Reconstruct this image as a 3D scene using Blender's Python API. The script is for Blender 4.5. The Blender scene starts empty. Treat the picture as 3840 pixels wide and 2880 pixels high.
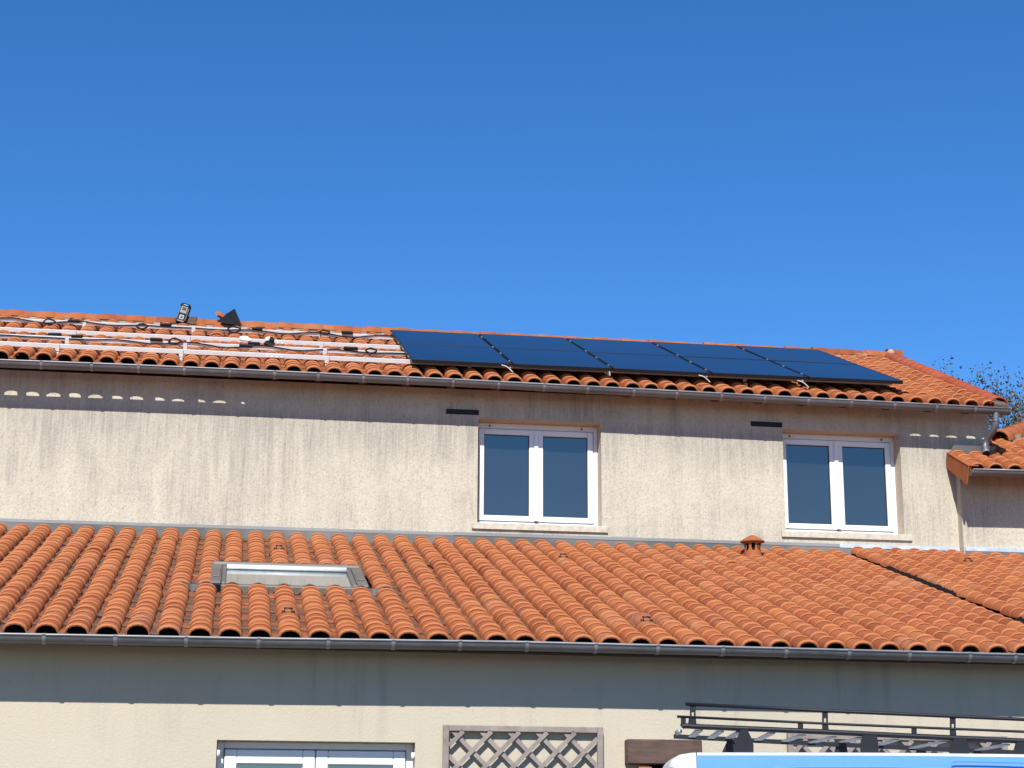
import bpy, math, random
from math import radians, sin, cos, pi, sqrt, tan, atan2
from mathutils import Vector, Matrix

# ------------------------------------------------------------------ camera
sc = bpy.context.scene
HC = 1.55                                   # eye height
FPX, YAW, PIT, ROL = 6827.29, radians(8.7168), radians(14.6818), radians(0.2473)
Fv = Vector((sin(YAW)*cos(PIT), cos(YAW)*cos(PIT), sin(PIT)))
R0 = Vector((cos(YAW), -sin(YAW), 0)); U0 = R0.cross(Fv)
Rv = R0*cos(ROL) + U0*sin(ROL); Uv = U0*cos(ROL) - R0*sin(ROL)
cam = bpy.data.cameras.new('camera'); camo = bpy.data.objects.new('camera', cam)
sc.collection.objects.link(camo); sc.camera = camo
camo.matrix_world = Matrix(((Rv.x, Uv.x, -Fv.x, 0), (Rv.y, Uv.y, -Fv.y, 0), (Rv.z, Uv.z, -Fv.z, HC), (0, 0, 0, 1)))
cam.sensor_fit = 'HORIZONTAL'; cam.sensor_width = 36; cam.lens = 36*FPX/3840
cam.clip_start = .1; cam.clip_end = 3000

# ------------------------------------------------------------------ sky and sun
SUN_EL, SUN_AZ = radians(42), radians(15.5)   # azimuth to the left of the wall normal
w = bpy.data.worlds.new('World'); sc.world = w; w.use_nodes = True
nt = w.node_tree; nt.nodes.clear()
out = nt.nodes.new('ShaderNodeOutputWorld'); bg = nt.nodes.new('ShaderNodeBackground')
sky = nt.nodes.new('ShaderNodeTexSky'); sky.sky_type = 'NISHITA'; sky.sun_disc = False
sky.sun_elevation = SUN_EL; sky.sun_rotation = pi + SUN_AZ
sky.altitude = 2500; sky.air_density = 1.0; sky.dust_density = 0.0; sky.ozone_density = 5.0
bg.inputs['Strength'].default_value = .118
hsv = nt.nodes.new('ShaderNodeHueSaturation'); hsv.inputs['Saturation'].default_value = 1.22; hsv.inputs['Value'].default_value = 1.04; hsv.inputs['Hue'].default_value = .5025
nt.links.new(sky.outputs[0], hsv.inputs['Color']); nt.links.new(hsv.outputs[0], bg.inputs[0]); nt.links.new(bg.outputs[0], out.inputs[0])
sd = bpy.data.lights.new('sun', 'SUN'); sd.energy = 5.0; sd.angle = radians(.53); sd.color = (1, .965, .90)
so = bpy.data.objects.new('sun', sd); sc.collection.objects.link(so)
S_dir = Vector((-sin(SUN_AZ)*cos(SUN_EL), -cos(SUN_AZ)*cos(SUN_EL), sin(SUN_EL)))
so.rotation_euler = S_dir.to_track_quat('Z', 'Y').to_euler(); so.location = (-10, -10, 20)
sc.view_settings.view_transform = 'Standard'; sc.view_settings.look = 'None'
sc.view_settings.exposure = 0.5; sc.view_settings.gamma = 1

RND = random.Random(7)

# ------------------------------------------------------------------ pixel helpers (photo 3840x2880)
def ray(px, py): return Fv + Rv*((px-1920)/FPX) + Uv*((1440-py)/FPX)
def at(px, py, Y):
    r = ray(px, py); r = r*(Y/r.y); return Vector((r.x, r.y, r.z+HC))
def onplane(px, py, p0, n):
    r = ray(px, py); o = Vector((0, 0, HC)); return o + r*((Vector(p0)-o).dot(n)/r.dot(n))

# ------------------------------------------------------------------ geometry helpers
ORG = {}
class MB:
    def __init__(s): s.v = []; s.f = []; s.m = []
    def add(s, vs, fs, mi=0):
        b = len(s.v); s.v += [Vector(p) for p in vs]; s.f += [tuple(i+b for i in f) for f in fs]; s.m += [mi]*len(fs); return s
    def box(s, a, b, mi=0, bev=0.0):
        x0, y0, z0 = [min(a[i], b[i]) for i in range(3)]; x1, y1, z1 = [max(a[i], b[i]) for i in range(3)]
        return s.obox(((x0+x1)/2, (y0+y1)/2, (z0+z1)/2), (x1-x0, y1-y0, z1-z0), None, mi, bev)
    def obox(s, c, d, rot=None, mi=0, bev=0.0):
        hx, hy, hz = d[0]/2, d[1]/2, d[2]/2; M = rot if rot is not None else Matrix.Identity(3); c = Vector(c)
        if bev <= 0:
            vs = [(sx*hx, sy*hy, sz*hz) for sx in (-1, 1) for sy in (-1, 1) for sz in (-1, 1)]
            fs = [(0,1,3,2),(4,6,7,5),(0,4,5,1),(2,3,7,6),(0,2,6,4),(1,5,7,3)]
        else:
            b = min(bev, hx*.9, hy*.9, hz*.9); vs = []; idx = {}
            for sx in (-1, 1):
                for sy in (-1, 1):
                    for sz in (-1, 1):
                        for ax in range(3):
                            p = [sx*(hx-b), sy*(hy-b), sz*(hz-b)]; p[ax] = (sx*hx, sy*hy, sz*hz)[ax]
                            idx[(sx,sy,sz,ax)] = len(vs); vs.append(tuple(p))
            fs = []
            for ax in range(3):
                o1, o2 = [(1,2),(2,0),(0,1)][ax]
                for sg in (-1, 1):
                    q = []
                    for (p1, p2) in ((-1,-1),(1,-1),(1,1),(-1,1)):
                        k = [0,0,0]; k[ax] = sg; k[o1] = p1; k[o2] = p2; q.append(idx[(k[0],k[1],k[2],ax)])
                    fs.append(tuple(q) if sg > 0 else tuple(q[::-1]))
            for ax in range(3):
                o1, o2 = [(1,2),(2,0),(0,1)][ax]
                for p1 in (-1, 1):
                    for p2 in (-1, 1):
                        q = []
                        for sg in (-1, 1):
                            k = [0,0,0]; k[ax] = sg; k[o1] = p1; k[o2] = p2
                            q += [idx[tuple(k)+(o1,)], idx[tuple(k)+(o2,)]]
                        f = (q[0], q[2], q[3], q[1]); fs.append(f if p1*p2 < 0 else f[::-1])
            for sx in (-1, 1):
                for sy in (-1, 1):
                    for sz in (-1, 1):
                        f = tuple(idx[(sx,sy,sz,a)] for a in range(3)); fs.append(f if sx*sy*sz > 0 else f[::-1])
        return s.add([c + M @ Vector(p) for p in vs], fs, mi)
    def bar(s, a, b, wd, ht, mi=0, up=(0,0,1), bev=0.0):
        a = Vector(a); b = Vector(b); x = (b-a).normalized(); y = Vector(up).cross(x).normalized(); z = x.cross(y)
        return s.obox((a+b)/2, ((b-a).length, wd, ht), Matrix((x, y, z)).transposed(), mi, bev)
    def tube(s, pts, r, seg=10, mi=0, caps=True):
        pts = [Vector(p) for p in pts]; n = len(pts); rs = r if isinstance(r, (list, tuple)) else [r]*n
        vs = []; fs = []; t0 = None
        for i, p in enumerate(pts):
            t = (pts[min(i+1, n-1)] - pts[max(i-1, 0)]).normalized()
            if t0 is None:
                u = t.cross(Vector((0,0,1)));
                if u.length < .05: u = t.cross(Vector((1,0,0)))
                u.normalize()
            else:
                u = (u - t*u.dot(t)).normalized()
            t0 = t; vv = t.cross(u)
            for k in range(seg):
                a = 2*pi*k/seg; vs.append(p + (u*cos(a)+vv*sin(a))*rs[i])
        for i in range(n-1):
            for k in range(seg):
                k2 = (k+1) % seg; fs.append((i*seg+k, i*seg+k2, (i+1)*seg+k2, (i+1)*seg+k))
        if caps: fs += [tuple(range(seg))[::-1], tuple((n-1)*seg+k for k in range(seg))]
        return s.add(vs, fs, mi)
    def lathe(s, prof, c, seg=20, mi=0, cap=False):
        c = Vector(c); vs = []; fs = []
        for (r, z) in prof:
            for k in range(seg):
                a = 2*pi*k/seg; vs.append(c+Vector((r*cos(a), r*sin(a), z)))
        for i in range(len(prof)-1):
            for k in range(seg):
                k2 = (k+1) % seg; fs.append((i*seg+k, i*seg+k2, (i+1)*seg+k2, (i+1)*seg+k))
        return s.add(vs, fs, mi)
    def prism(s, poly, vec, mi=0):
        n = len(poly); vec = Vector(vec); vs = [Vector(p) for p in poly] + [Vector(p)+vec for p in poly]
        fs = [tuple(range(n))[::-1], tuple(range(n, 2*n))] + [(i, (i+1) % n, (i+1) % n+n, i+n) for i in range(n)]
        return s.add(vs, fs, mi)
    def mesh(s, name, mats, org=(0,0,0), smooth=False):
        me = bpy.data.meshes.new(name); o = Vector(org)
        me.from_pydata([tuple(p-o) for p in s.v], [], s.f)
        mats = mats if isinstance(mats, (list, tuple)) else [mats]
        for m in mats: me.materials.append(m)
        me.polygons.foreach_set('material_index', s.m)
        if smooth: me.polygons.foreach_set('use_smooth', [True]*len(s.f))
        me.update(); return me
    def build(s, name, mats, parent=None, smooth=False, org=None):
        o0 = Vector(org) if org is not None else (ORG[parent.name] if parent else Vector((0,0,0)))
        ob = bpy.data.objects.new(name, s.mesh(name, mats, o0, smooth)); sc.collection.objects.link(ob)
        if parent: ob.parent = parent
        elif org is not None: ob.location = o0
        ORG[ob.name] = o0; return ob
def smooth_by_angle(ob, deg=40): sharp(ob.data, deg)
def sharp(me, deg=38):
    me.polygons.foreach_set('use_smooth', [True]*len(me.polygons))
    import bmesh
    bm = bmesh.new(); bm.from_mesh(me)
    for e in bm.edges:
        if len(e.link_faces) == 2 and e.calc_face_angle(0) > radians(deg): e.smooth = False
    bm.to_mesh(me); bm.free(); return me
def thing(name, loc, label, cat, group=None):
    o = bpy.data.objects.new(name, None); sc.collection.objects.link(o); o.location = loc; o.empty_display_size = .2
    o['label'] = label; o['category'] = cat
    if group: o['group'] = group
    ORG[o.name] = Vector(loc); return o
def tag(o, label, cat, group=None):
    o['label'] = label; o['category'] = cat
    if group: o['group'] = group
    return o
def inst(name, me, parent, loc, rot):
    """object sharing mesh data, placed in world coordinates under a parent"""
    o = bpy.data.objects.new(name, me); sc.collection.objects.link(o); o.parent = parent
    o.location = Vector(loc) - ORG[parent.name]; o.rotation_euler = rot; ORG[o.name] = Vector(loc); return o

# ------------------------------------------------------------------ materials
def nmat(name):
    m = bpy.data.materials.new(name); m.use_nodes = True; t = m.node_tree; b = t.nodes['Principled BSDF']
    return m, t, b
def N(t, kind, **kw):
    n = t.nodes.new(kind)
    for k, v in kw.items(): setattr(n, k, v)
    return n
def ramp(t, fac, stops):
    r = N(t, 'ShaderNodeValToRGB'); e = r.color_ramp.elements
    while len(e) > 1: e.remove(e[-1])
    e[0].position, e[0].color = stops[0][0], tuple(stops[0][1])+(1,)
    for p, c in stops[1:]:
        x = e.new(p); x.color = tuple(c)+(1,)
    t.links.new(fac, r.inputs[0]); return r.outputs[0]
def geo_pos(t, scale=(1,1,1)):
    g = N(t, 'ShaderNodeNewGeometry'); mp = N(t, 'ShaderNodeMapping'); mp.inputs['Scale'].default_value = scale
    t.links.new(g.outputs['Position'], mp.inputs[0]); return mp.outputs[0]
def noise(t, vec, scale, detail=3, rough=.55):
    n = N(t, 'ShaderNodeTexNoise'); n.inputs['Scale'].default_value = scale; n.inputs['Detail'].default_value = detail; n.inputs['Roughness'].default_value = rough
    t.links.new(vec, n.inputs['Vector']); return n.outputs[0]
def mix(t, fac, a, b, mode='MIX'):
    m = N(t, 'ShaderNodeMix', data_type='RGBA', blend_type=mode)
    for s_, v in ((m.inputs[0], fac), (m.inputs[6], a), (m.inputs[7], b)):
        if isinstance(v, (int, float)): s_.default_value = v
        elif isinstance(v, tuple): s_.default_value = v+(1,)
        else: t.links.new(v, s_)
    return m.outputs[2]
def fmath(t, op, a, b=None, clamp=False):
    m = N(t, 'ShaderNodeMath', operation=op); m.use_clamp = clamp
    for s_, v in zip(m.inputs, (a, b)):
        if v is None: continue
        if isinstance(v, (int, float)): s_.default_value = v
        else: t.links.new(v, s_)
    return m.outputs[0]
def maprange(t, v, a, b, c=0, d=1):
    m = N(t, 'ShaderNodeMapRange'); t.links.new(v, m.inputs[0])
    for i, x in enumerate((a, b, c, d)): m.inputs[i+1].default_value = x
    return m.outputs[0]
def bump(t, b, h, strength=.3, dist=.01):
    n = N(t, 'ShaderNodeBump'); n.inputs['Strength'].default_value = strength; n.inputs['Distance'].default_value = dist
    t.links.new(h, n.inputs['Height']); t.links.new(n.outputs[0], b.inputs['Normal'])
def plain(name, col, rough=.6, metal=0, nz=.12, nscale=25, spec=.5, bmp=0):
    m, t, b = nmat(name); v = geo_pos(t); n = noise(t, v, nscale, 4)
    lo = tuple(c*(1-nz) for c in col); hi = tuple(min(1, c*(1+nz)) for c in col)
    t.links.new(ramp(t, n, [(.3, lo), (.7, hi)]), b.inputs['Base Color'])
    b.inputs['Roughness'].default_value = rough; b.inputs['Metallic'].default_value = metal; b.inputs['Specular IOR Level'].default_value = spec
    if bmp: bump(t, b, n, bmp, .004)
    return m

def tile_mat(name, x0, p, y0, lh, pan=False, weather=.5, red=False, lip=False):
    m, t, b = nmat(name); g = N(t, 'ShaderNodeNewGeometry'); sx = N(t, 'ShaderNodeSeparateXYZ'); t.links.new(g.outputs['Position'], sx.inputs[0])
    u = fmath(t, 'FLOOR', fmath(t, 'MULTIPLY', fmath(t, 'SUBTRACT', sx.outputs[0], x0-.083), 1/p))
    v = fmath(t, 'FLOOR', fmath(t, 'MULTIPLY', fmath(t, 'SUBTRACT', sx.outputs[1], y0-.002), 1/lh))
    cb = N(t, 'ShaderNodeCombineXYZ'); t.links.new(u, cb.inputs[0]); t.links.new(v, cb.inputs[1])
    wn = N(t, 'ShaderNodeTexWhiteNoise'); t.links.new(cb.outputs[0], wn.inputs['Vector'])
    base = ramp(t, wn.outputs['Value'], [(0, (.2277, .0621, .0221)), (.25, (.2829, .0828, .0297)), (.6, (.3105, .0952, .0331)), (.85, (.3381, .1173, .0428)), (1, (.2484, .0607, .0221))] if not red
                else [(0, (.2898, .0587, .0242)), (1, (.3450, .0828, .0345))])
    pos = g.outputs['Position']
    if lip: base = mix(t, .75, base, (.4140, .1483, .0552)); weather *= .5  # cleaner clay on the lips, lightened further to imitate their sunlit edge
    n1 = noise(t, pos, 9, 4); base = mix(t, .55, base, ramp(t, n1, [(.25, (.66,.62,.60)), (.5, (1,1,1)), (.78, (1,1,1))]), 'MULTIPLY')
    n2 = noise(t, pos, 1.1, 3)            # broad pale weathered areas
    n2b = noise(t, pos, 14, 3); pale = fmath(t, 'MULTIPLY', maprange(t, n2, .56, .68), maprange(t, n2b, .4, .6))
    base = mix(t, fmath(t, 'MULTIPLY', pale, .55*weather), base, (.3795, .2070, .1311))
    n3 = noise(t, pos, 5.5, 5, .7); dk = maprange(t, n3, .60, .70)   # dark lichen spots
    base = mix(t, fmath(t, 'MULTIPLY', dk, .5*weather), base, (.1040, .0600, .0440))
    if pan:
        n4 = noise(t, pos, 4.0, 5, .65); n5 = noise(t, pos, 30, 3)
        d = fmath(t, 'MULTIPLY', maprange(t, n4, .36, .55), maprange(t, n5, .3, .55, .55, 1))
        base = mix(t, fmath(t, 'MULTIPLY', d, .95*min(1, weather+.2)), base, ramp(t, n5, [(.35, (.045, .028, .026)), (.65, (.105, .078, .052))]))  # pan dirt, with the shade between the rolls painted into its dark tone
    t.links.new(base, b.inputs['Base Color']); b.inputs['Roughness'].default_value = .82; b.inputs['Specular IOR Level'].default_value = .25
    bump(t, b, noise(t, pos, 120, 3), .25, .003)
    return m

def plaster_upper():
    m, t, b = nmat('stained_roughcast'); pos = geo_pos(t)
    base = (.512, .466, .374)
    fine = noise(t, geo_pos(t, (1, 1, .7)), 55, 4, .7)
    c = mix(t, 1.0, base, ramp(t, fine, [(.30, (.70,.69,.68)), (.45, (.95,.95,.95)), (.7, (1.07,1.06,1.04))]), 'MULTIPLY')
    st = noise(t, geo_pos(t, (4.5, 4.5, .55)), 1.0, 6, .7)          # vertical runs of dirt
    st2 = noise(t, geo_pos(t, (46, 46, 2.2)), 1.0, 4, .65)
    big = noise(t, geo_pos(t, (.9, .9, 1.6)), 1.0, 4, .6)
    s = fmath(t, 'MULTIPLY', maprange(t, st, .36, .66), maprange(t, st2, .32, .62, .25, 1))
    s = fmath(t, 'MULTIPLY', s, maprange(t, big, .36, .62, .20, 1))
    c = mix(t, fmath(t, 'MULTIPLY', s, .85), c, (.2025, .1875, .1650))
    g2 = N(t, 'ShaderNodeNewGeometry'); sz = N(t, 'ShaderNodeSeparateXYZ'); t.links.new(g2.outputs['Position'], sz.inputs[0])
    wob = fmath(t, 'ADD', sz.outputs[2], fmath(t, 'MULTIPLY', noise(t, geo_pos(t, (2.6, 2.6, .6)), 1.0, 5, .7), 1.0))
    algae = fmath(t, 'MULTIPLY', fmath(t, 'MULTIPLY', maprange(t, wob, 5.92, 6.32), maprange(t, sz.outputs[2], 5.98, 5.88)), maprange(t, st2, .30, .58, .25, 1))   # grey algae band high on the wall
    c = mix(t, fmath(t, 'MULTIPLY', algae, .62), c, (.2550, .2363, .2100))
    spots = noise(t, geo_pos(t, (22, 22, 9)), 1.0, 3, .6)
    c = mix(t, fmath(t, 'MULTIPLY', maprange(t, spots, .70, .76), .45), c, (.1800, .1575, .1350))
    t.links.new(c, b.inputs['Base Color']); b.inputs['Roughness'].default_value = .95; b.inputs['Specular IOR Level'].default_value = .1
    bump(t, b, fine, .65, .016); return m
def plaster_lower():
    m, t, b = nmat('cream_render'); pos = geo_pos(t)
    c = mix(t, 1.0, (.445, .395, .308), ramp(t, noise(t, pos, .9, 3), [(.3, (.95,.95,.95)), (.7, (1.03,1.03,1.02))]), 'MULTIPLY')
    pits = noise(t, geo_pos(t, (1, 1, 1.2)), 38, 4, .6)
    c = mix(t, fmath(t, 'MULTIPLY', maprange(t, pits, .64, .74), .55), c, (.2700, .2400, .1875))
    st = noise(t, geo_pos(t, (7, 7, .45)), 1.0, 5, .65); big = noise(t, geo_pos(t, (.8, .8, .6)), 1.0, 2)
    s = fmath(t, 'MULTIPLY', maprange(t, st, .48, .68), maprange(t, big, .44, .60))
    c = mix(t, fmath(t, 'MULTIPLY', s, .6), c, (.2850, .2700, .2400))
    t.links.new(c, b.inputs['Base Color']); b.inputs['Roughness'].default_value = .93; b.inputs['Specular IOR Level'].default_value = .12
    bump(t, b, noise(t, pos, 60, 4, .65), .45, .008); return m
def zinc(name, lo, hi, rough=.45, metal=.6):
    m, t, b = nmat(name); v = geo_pos(t, (1, 1, 1.6)); n = noise(t, v, 7, 5, .65); n2 = noise(t, v, 1.3, 3)
    c = mix(t, .5, ramp(t, n, [(.3, lo), (.7, hi)]), ramp(t, n2, [(.35, lo), (.65, hi)]))
    t.links.new(c, b.inputs['Base Color']); b.inputs['Metallic'].default_value = metal
    t.links.new(maprange(t, n, .3, .7, rough-.08, rough+.15), b.inputs['Roughness']); bump(t, b, n, .15, .006); return m
def glass_mat(name, col, ior, rough):
    m, t, b = nmat(name); n = noise(t, geo_pos(t), 1.5, 2)
    t.links.new(ramp(t, n, [(.3, tuple(c*.92 for c in col)), (.7, tuple(c*1.08 for c in col))]), b.inputs['Base Color'])
    b.inputs['Roughness'].default_value = rough; b.inputs['IOR'].default_value = ior; return m
def wood_mat(name, lo, hi, axis=(1,1,1), rough=.75):
    m, t, b = nmat(name); g = geo_pos(t, axis); n = noise(t, g, 1.0, 6, .7); n2 = noise(t, geo_pos(t), 6, 3)
    c = mix(t, .35, ramp(t, n, [(.3, lo), (.7, hi)]), ramp(t, n2, [(.35, lo), (.65, hi)]))
    t.links.new(c, b.inputs['Base Color']); b.inputs['Roughness'].default_value = rough; bump(t, b, n, .4, .003); return m

M_UPW = plaster_upper(); M_LOW = plaster_lower()
M_REVEAL = plain('cream_reveal', (.4752, .4032, .3024), .85)
M_SILL = plain('sill_stone', (.4500, .4125, .3300), .85, nz=.2, nscale=18)
M_PVC = plain('white_pvc', (.70, .70, .70), .35, nz=.02)
M_GASKET = plain('black_gasket', (.012, .012, .014), .5)
M_GLASS = glass_mat('window_glass', (.016, .018, .020), 2.45, .02); M_GLASS.node_tree.nodes['Principled BSDF'].inputs['Specular Tint'].default_value = (1, .90, .78, 1)
M_ZINC = zinc('zinc_gutter', (.1062, .1105, .1190), (.1785, .1827, .1955), .45, .5)
M_ZINCD = zinc('lead_flashing', (.0480, .0480, .0464), (.1600, .1560, .1480), .8, .0)
M_ZINCL = zinc('bright_strip', (.125, .125, .127), (.20, .20, .202), .65, .1)
M_ALUWHITE = zinc('new_zinc_strip', (.62, .63, .65), (.74, .75, .77), .28, .6)
M_ALU = plain('rail_aluminium', (.6560, .6437, .6355), .45, metal=.15, nz=.03)
M_CLAMP = plain('clamp_grey', (.22, .225, .23), .45, metal=.4)
M_STRAP = zinc('gutter_strap', (.19, .192, .198), (.28, .28, .29), .45, .45)
M_BLACK = plain('black_plastic', (.008, .008, .010), .6, spec=.2)
M_CABLE = plain('black_cable', (.006, .006, .007), .6, spec=.15)
M_PFRAME = plain('black_anodised', (.010, .010, .013), .4, metal=.3)
M_PGLASS = glass_mat('solar_glass', (.004, .005, .018), 1.24, .07)
M_UNDER = plain('black_underlay', (.010, .010, .011), .9, spec=.05)
M_RAFTER = wood_mat('dark_rafter', (.05, .03, .02), (.10, .06, .04), (3, 20, 20))
M_MORTAR = plain('ridge_mortar', (.3024, .2664, .2016), .95, nz=.25, nscale=20, bmp=.5)
M_GROUND = plain('gravel', (.1520, .1200, .0800), .95, nz=.35, nscale=9, bmp=.5)

# ------------------------------------------------------------------ setting: ground
gm = MB(); G = 400
gm.add([(-G, -G, 0), (G, -G, 0), (G, G, 0), (-G, G, 0)], [(0,1,2,3)])
ground = gm.build('ground', M_GROUND); ground['kind'] = 'structure'

# ------------------------------------------------------------------ key dimensions (metres)
P = .205; LT = .361                                     # tile pitch and exposed length
X0, YB, ZB = -1.4423, 12.641, 1.5305+HC                 # lower roof: crest line at the eave
SL = radians(16.67); LOWLEN = 5.592
YW = 18.028                                             # front of the upper wall
YL = 12.971                                             # front of the lower wall
X1, P2, YU, ZU = -2.3441, .2036, 17.7278, 4.8045+HC     # upper roof crest line at its eave
SU_ = radians(22.03); YR = 21.15; UPLEN = (YR-YU)/cos(SU_)
ROLL = .066
ZW_TOP = 4.70+HC
XR = 8.02                                               # right end of the main house

def lowp(X, s, h=0.0): return Vector((X, YB + s*cos(SL) - h*sin(SL), ZB - ROLL + s*sin(SL) + h*cos(SL)))
def upp(X, s, h=0.0):
    z = ZU - ROLL + s*sin(SU_) + h*cos(SU_) - .007*(X-X1)*(1-s/UPLEN)
    return Vector((X, YU + s*cos(SU_) - h*sin(SU_), z))
NL = Vector((0, -sin(SL), cos(SL))); NU = Vector((0, -sin(SU_), cos(SU_)))

# ------------------------------------------------------------------ roof tile meshes
SEC = [(-.081, .0), (-.0755, .021), (-.061, .0445), (-.0345, .0605), (0, .066), (.0345, .0605), (.061, .0445), (.0755, .021), (.081, .003), (.105, -.003), (.142, -.001)]
def tile_mesh(mb, L, k=1.0, M=None, eave=False, midring=True):
    """one roman tile: a roll with a false mid joint, and its pan; y is up the slope"""
    rows = [(-.003, -.006, 1), (-.007, .006, 1), (.005, .0180, 1)]
    if midring: rows += [(L*.5-.001, .003, 1), (L*.5-.004, .0100, 2), (L*.5+.007, .0170, 2)]
    rows += [(L+.03, .0, 1)]
    n = len(SEC); vs = []
    for (y, o, md) in rows:
        for i, (x, z) in enumerate(SEC):
            oo = o
            if i >= 8 or i == 0:                           # pan: no mid ring
                if md == 2 or abs(y-(L*.5-.001)) < 1e-6: oo = .0085 - .004*(y/L)
            cr = (z/.066)
            vs.append(Vector((x*k*(1+.04*oo/.0135*(cr > .2)), y, z + oo)))
    fs = []; mi = []
    for r in range(len(rows)-1):
        for i in range(n-1):
            a = r*n+i; fs.append((a, a+1, a+n+1, a+n)); mi.append(1 if i >= 8 else (2 if r in (0, 1, 3, 4) else 0))
    if eave:                                               # underside of the first course
        b = len(vs)
        for y in (-.007, .2):
            for i, (x, z) in enumerate(SEC):
                vs.append(Vector((x*k*(.93 if i < 9 else 1), y, (z-.001 if z > .01 else -.012))))
        for i in range(n-1):
            fs.append((i+1, i, b+i, b+i+1)); mi.append(2)
            fs.append((b+i+1, b+i, b+n+i, b+n+i+1)); mi.append(0)
    if M is not None: vs = [M @ p for p in vs]
    b = len(mb.v); mb.v += vs; mb.f += [tuple(q+b for q in f) for f in fs]; mb.m += mi

def roof_tiles(parent, fn, slope, cols, ncourse, skip, mats, rank, xof, eave_name='tile', nobj=300, seed=1, zof=None):
    rr = random.Random(seed)
    me_e = MB(); tile_mesh(me_e, LT, 1, None, True); me_e = sharp(me_e.mesh('eave_tile', mats))
    me_t = []
    for q in range(3):
        mb = MB(); tile_mesh(mb, LT, 1 + .012*(q-1)); me_t.append(sharp(mb.mesh('tile', mats)))
    cells = []
    for c in cols:
        cw = rr.uniform(-.004, .004)
        for r in range(ncourse):
            if skip(c, r): continue
            X = xof(c) + cw + rr.gauss(0, .0022); s = r*LT + rr.gauss(0, .004)
            h = abs(rr.gauss(0, .0018)) + (zof(c, r) if zof else 0)
            if rr.random() < .03: h += rr.uniform(.006, .014); s -= rr.uniform(0, .02)
            rot = (slope + rr.gauss(0, .006) - .003, rr.gauss(0, .010), rr.gauss(0, .008))
            cells.append((rank(c, r, fn(X, s, h)), c, r, fn(X, s, h), rot))
    cells.sort(key=lambda q: -q[0])
    for (_, c, r, p, rot) in cells[:nobj]:
        inst(eave_name, me_e if r == 0 else me_t[(c*7+r*3) % 3], parent, p, rot)
    rest = MB()
    from mathutils import Euler
    for (_, c, r, p, rot) in cells[nobj:]:
        tile_mesh(rest, LT, 1, Matrix.Translation(p) @ Euler(rot).to_matrix().to_4x4(), r == 0)
    o = rest.build('tiles', mats, parent); sharp(o.data); o['kind'] = 'stuff'
def pxrank(c, r, p):
    d = p - Vector((0, 0, HC)); z = d.dot(Fv); x = 1920+FPX*d.dot(Rv)/z; y = 1440-FPX*d.dot(Uv)/z
    if x < -40 or x > 3880 or y > 2900: return -z
    return 1e3/z + 0.0*r

# ------------------------------------------------------------------ shared wall builder
def wall_with_holes(mb, x0, x1, z0, z1, y, holes, mi=0):
    xs = sorted({x0, x1} | {h[0] for h in holes} | {h[1] for h in holes}); zs = sorted({z0, z1} | {h[2] for h in holes} | {h[3] for h in holes})
    for i in range(len(xs)-1):
        for j in range(len(zs)-1):
            cx, cz = (xs[i]+xs[i+1])/2, (zs[j]+zs[j+1])/2
            if any(h[0] < cx < h[1] and h[2] < cz < h[3] for h in holes): continue
            mb.add([(xs[i], y, zs[j]), (xs[i+1], y, zs[j]), (xs[i+1], y, zs[j+1]), (xs[i], y, zs[j+1])], [(0,1,2,3)], mi)
def reveal(mb, h, y, d, mi):
    a, b, c, e = h
    mb.add([(a, y, c), (a, y, e), (a, y+d, e), (a, y+d, c)], [(0,1,2,3)], mi)
    mb.add([(b, y, c), (b, y+d, c), (b, y+d, e), (b, y, e)], [(0,1,2,3)], mi)
    mb.add([(a, y, e), (b, y, e), (b, y+d, e), (a, y+d, e)], [(0,1,2,3)], mi)
    mb.add([(a, y, c), (a, y+d, c), (b, y+d, c), (b, y, c)], [(0,1,2,3)], mi)

def gutter(parent, pts, r, name='gutter', caps=(False, False), bracket_x=(), mat=M_ZINC):
    """half-round gutter along a polyline: pts run along the FRONT lip"""
    pts = [Vector(p) for p in pts]; a, b = pts[0], pts[-1]; mb = MB(); n = 14; m = n+1; vs = []; fs = []; np_ = len(pts)
    for q in (r, r-.004):
        for e in pts:
            for k in range(m):
                t = pi*k/n; vs.append(e + Vector((0, r - q*cos(t), -q*sin(t))))
    for i in range(np_-1):
        for k in range(n):
            o = i*m+k; fs.append((o, o+1, o+m+1, o+m)); o += np_*m; fs.append((o+1, o, o+m, o+m+1))
    mb.add(vs, fs)
    g = mb.build(name, mat, parent); smooth_by_angle(g, 50)
    bd = MB().tube([p+Vector((0, -.002, .002)) for p in pts], .0085, 8).build('bead', M_STRAP, g, True)
    for i, e in enumerate((a, b)):
        if caps[i]:
            c = MB(); cpt = [e + Vector((0, r - r*1.03*cos(pi*k/n), -r*1.03*sin(pi*k/n))) for k in range(n+1)]
            c.prism(cpt, ((.012 if i else -.012), 0, 0)); c.build('end_cap', mat, g)
    for bx in bracket_x:
        c0 = next((p.lerp(q_, (bx-p.x)/(q_.x-p.x)) for p, q_ in zip(pts, pts[1:]) if p.x <= bx <= q_.x), a); q = MB(); vs = []; k2 = 12
        for dx in (-.013, .013):
            for k in range(k2+1):
                t = pi*k/k2*.9-.12; vs.append(c0 + Vector((dx, r - (r+.0045)*cos(t), -(r+.0045)*sin(t))))
        q.add(vs, [(k, k+1, k2+2+k, k2+1+k) for k in range(k2)])
        q.add([c0+Vector((-.013, -.013, .003)), c0+Vector((.013, -.013, .003)), c0+Vector((.013, .012, .014)), c0+Vector((-.013, .012, .014))], [(0,1,2,3)])
        q.build('strap', M_STRAP, g, True)
    return g

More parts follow.
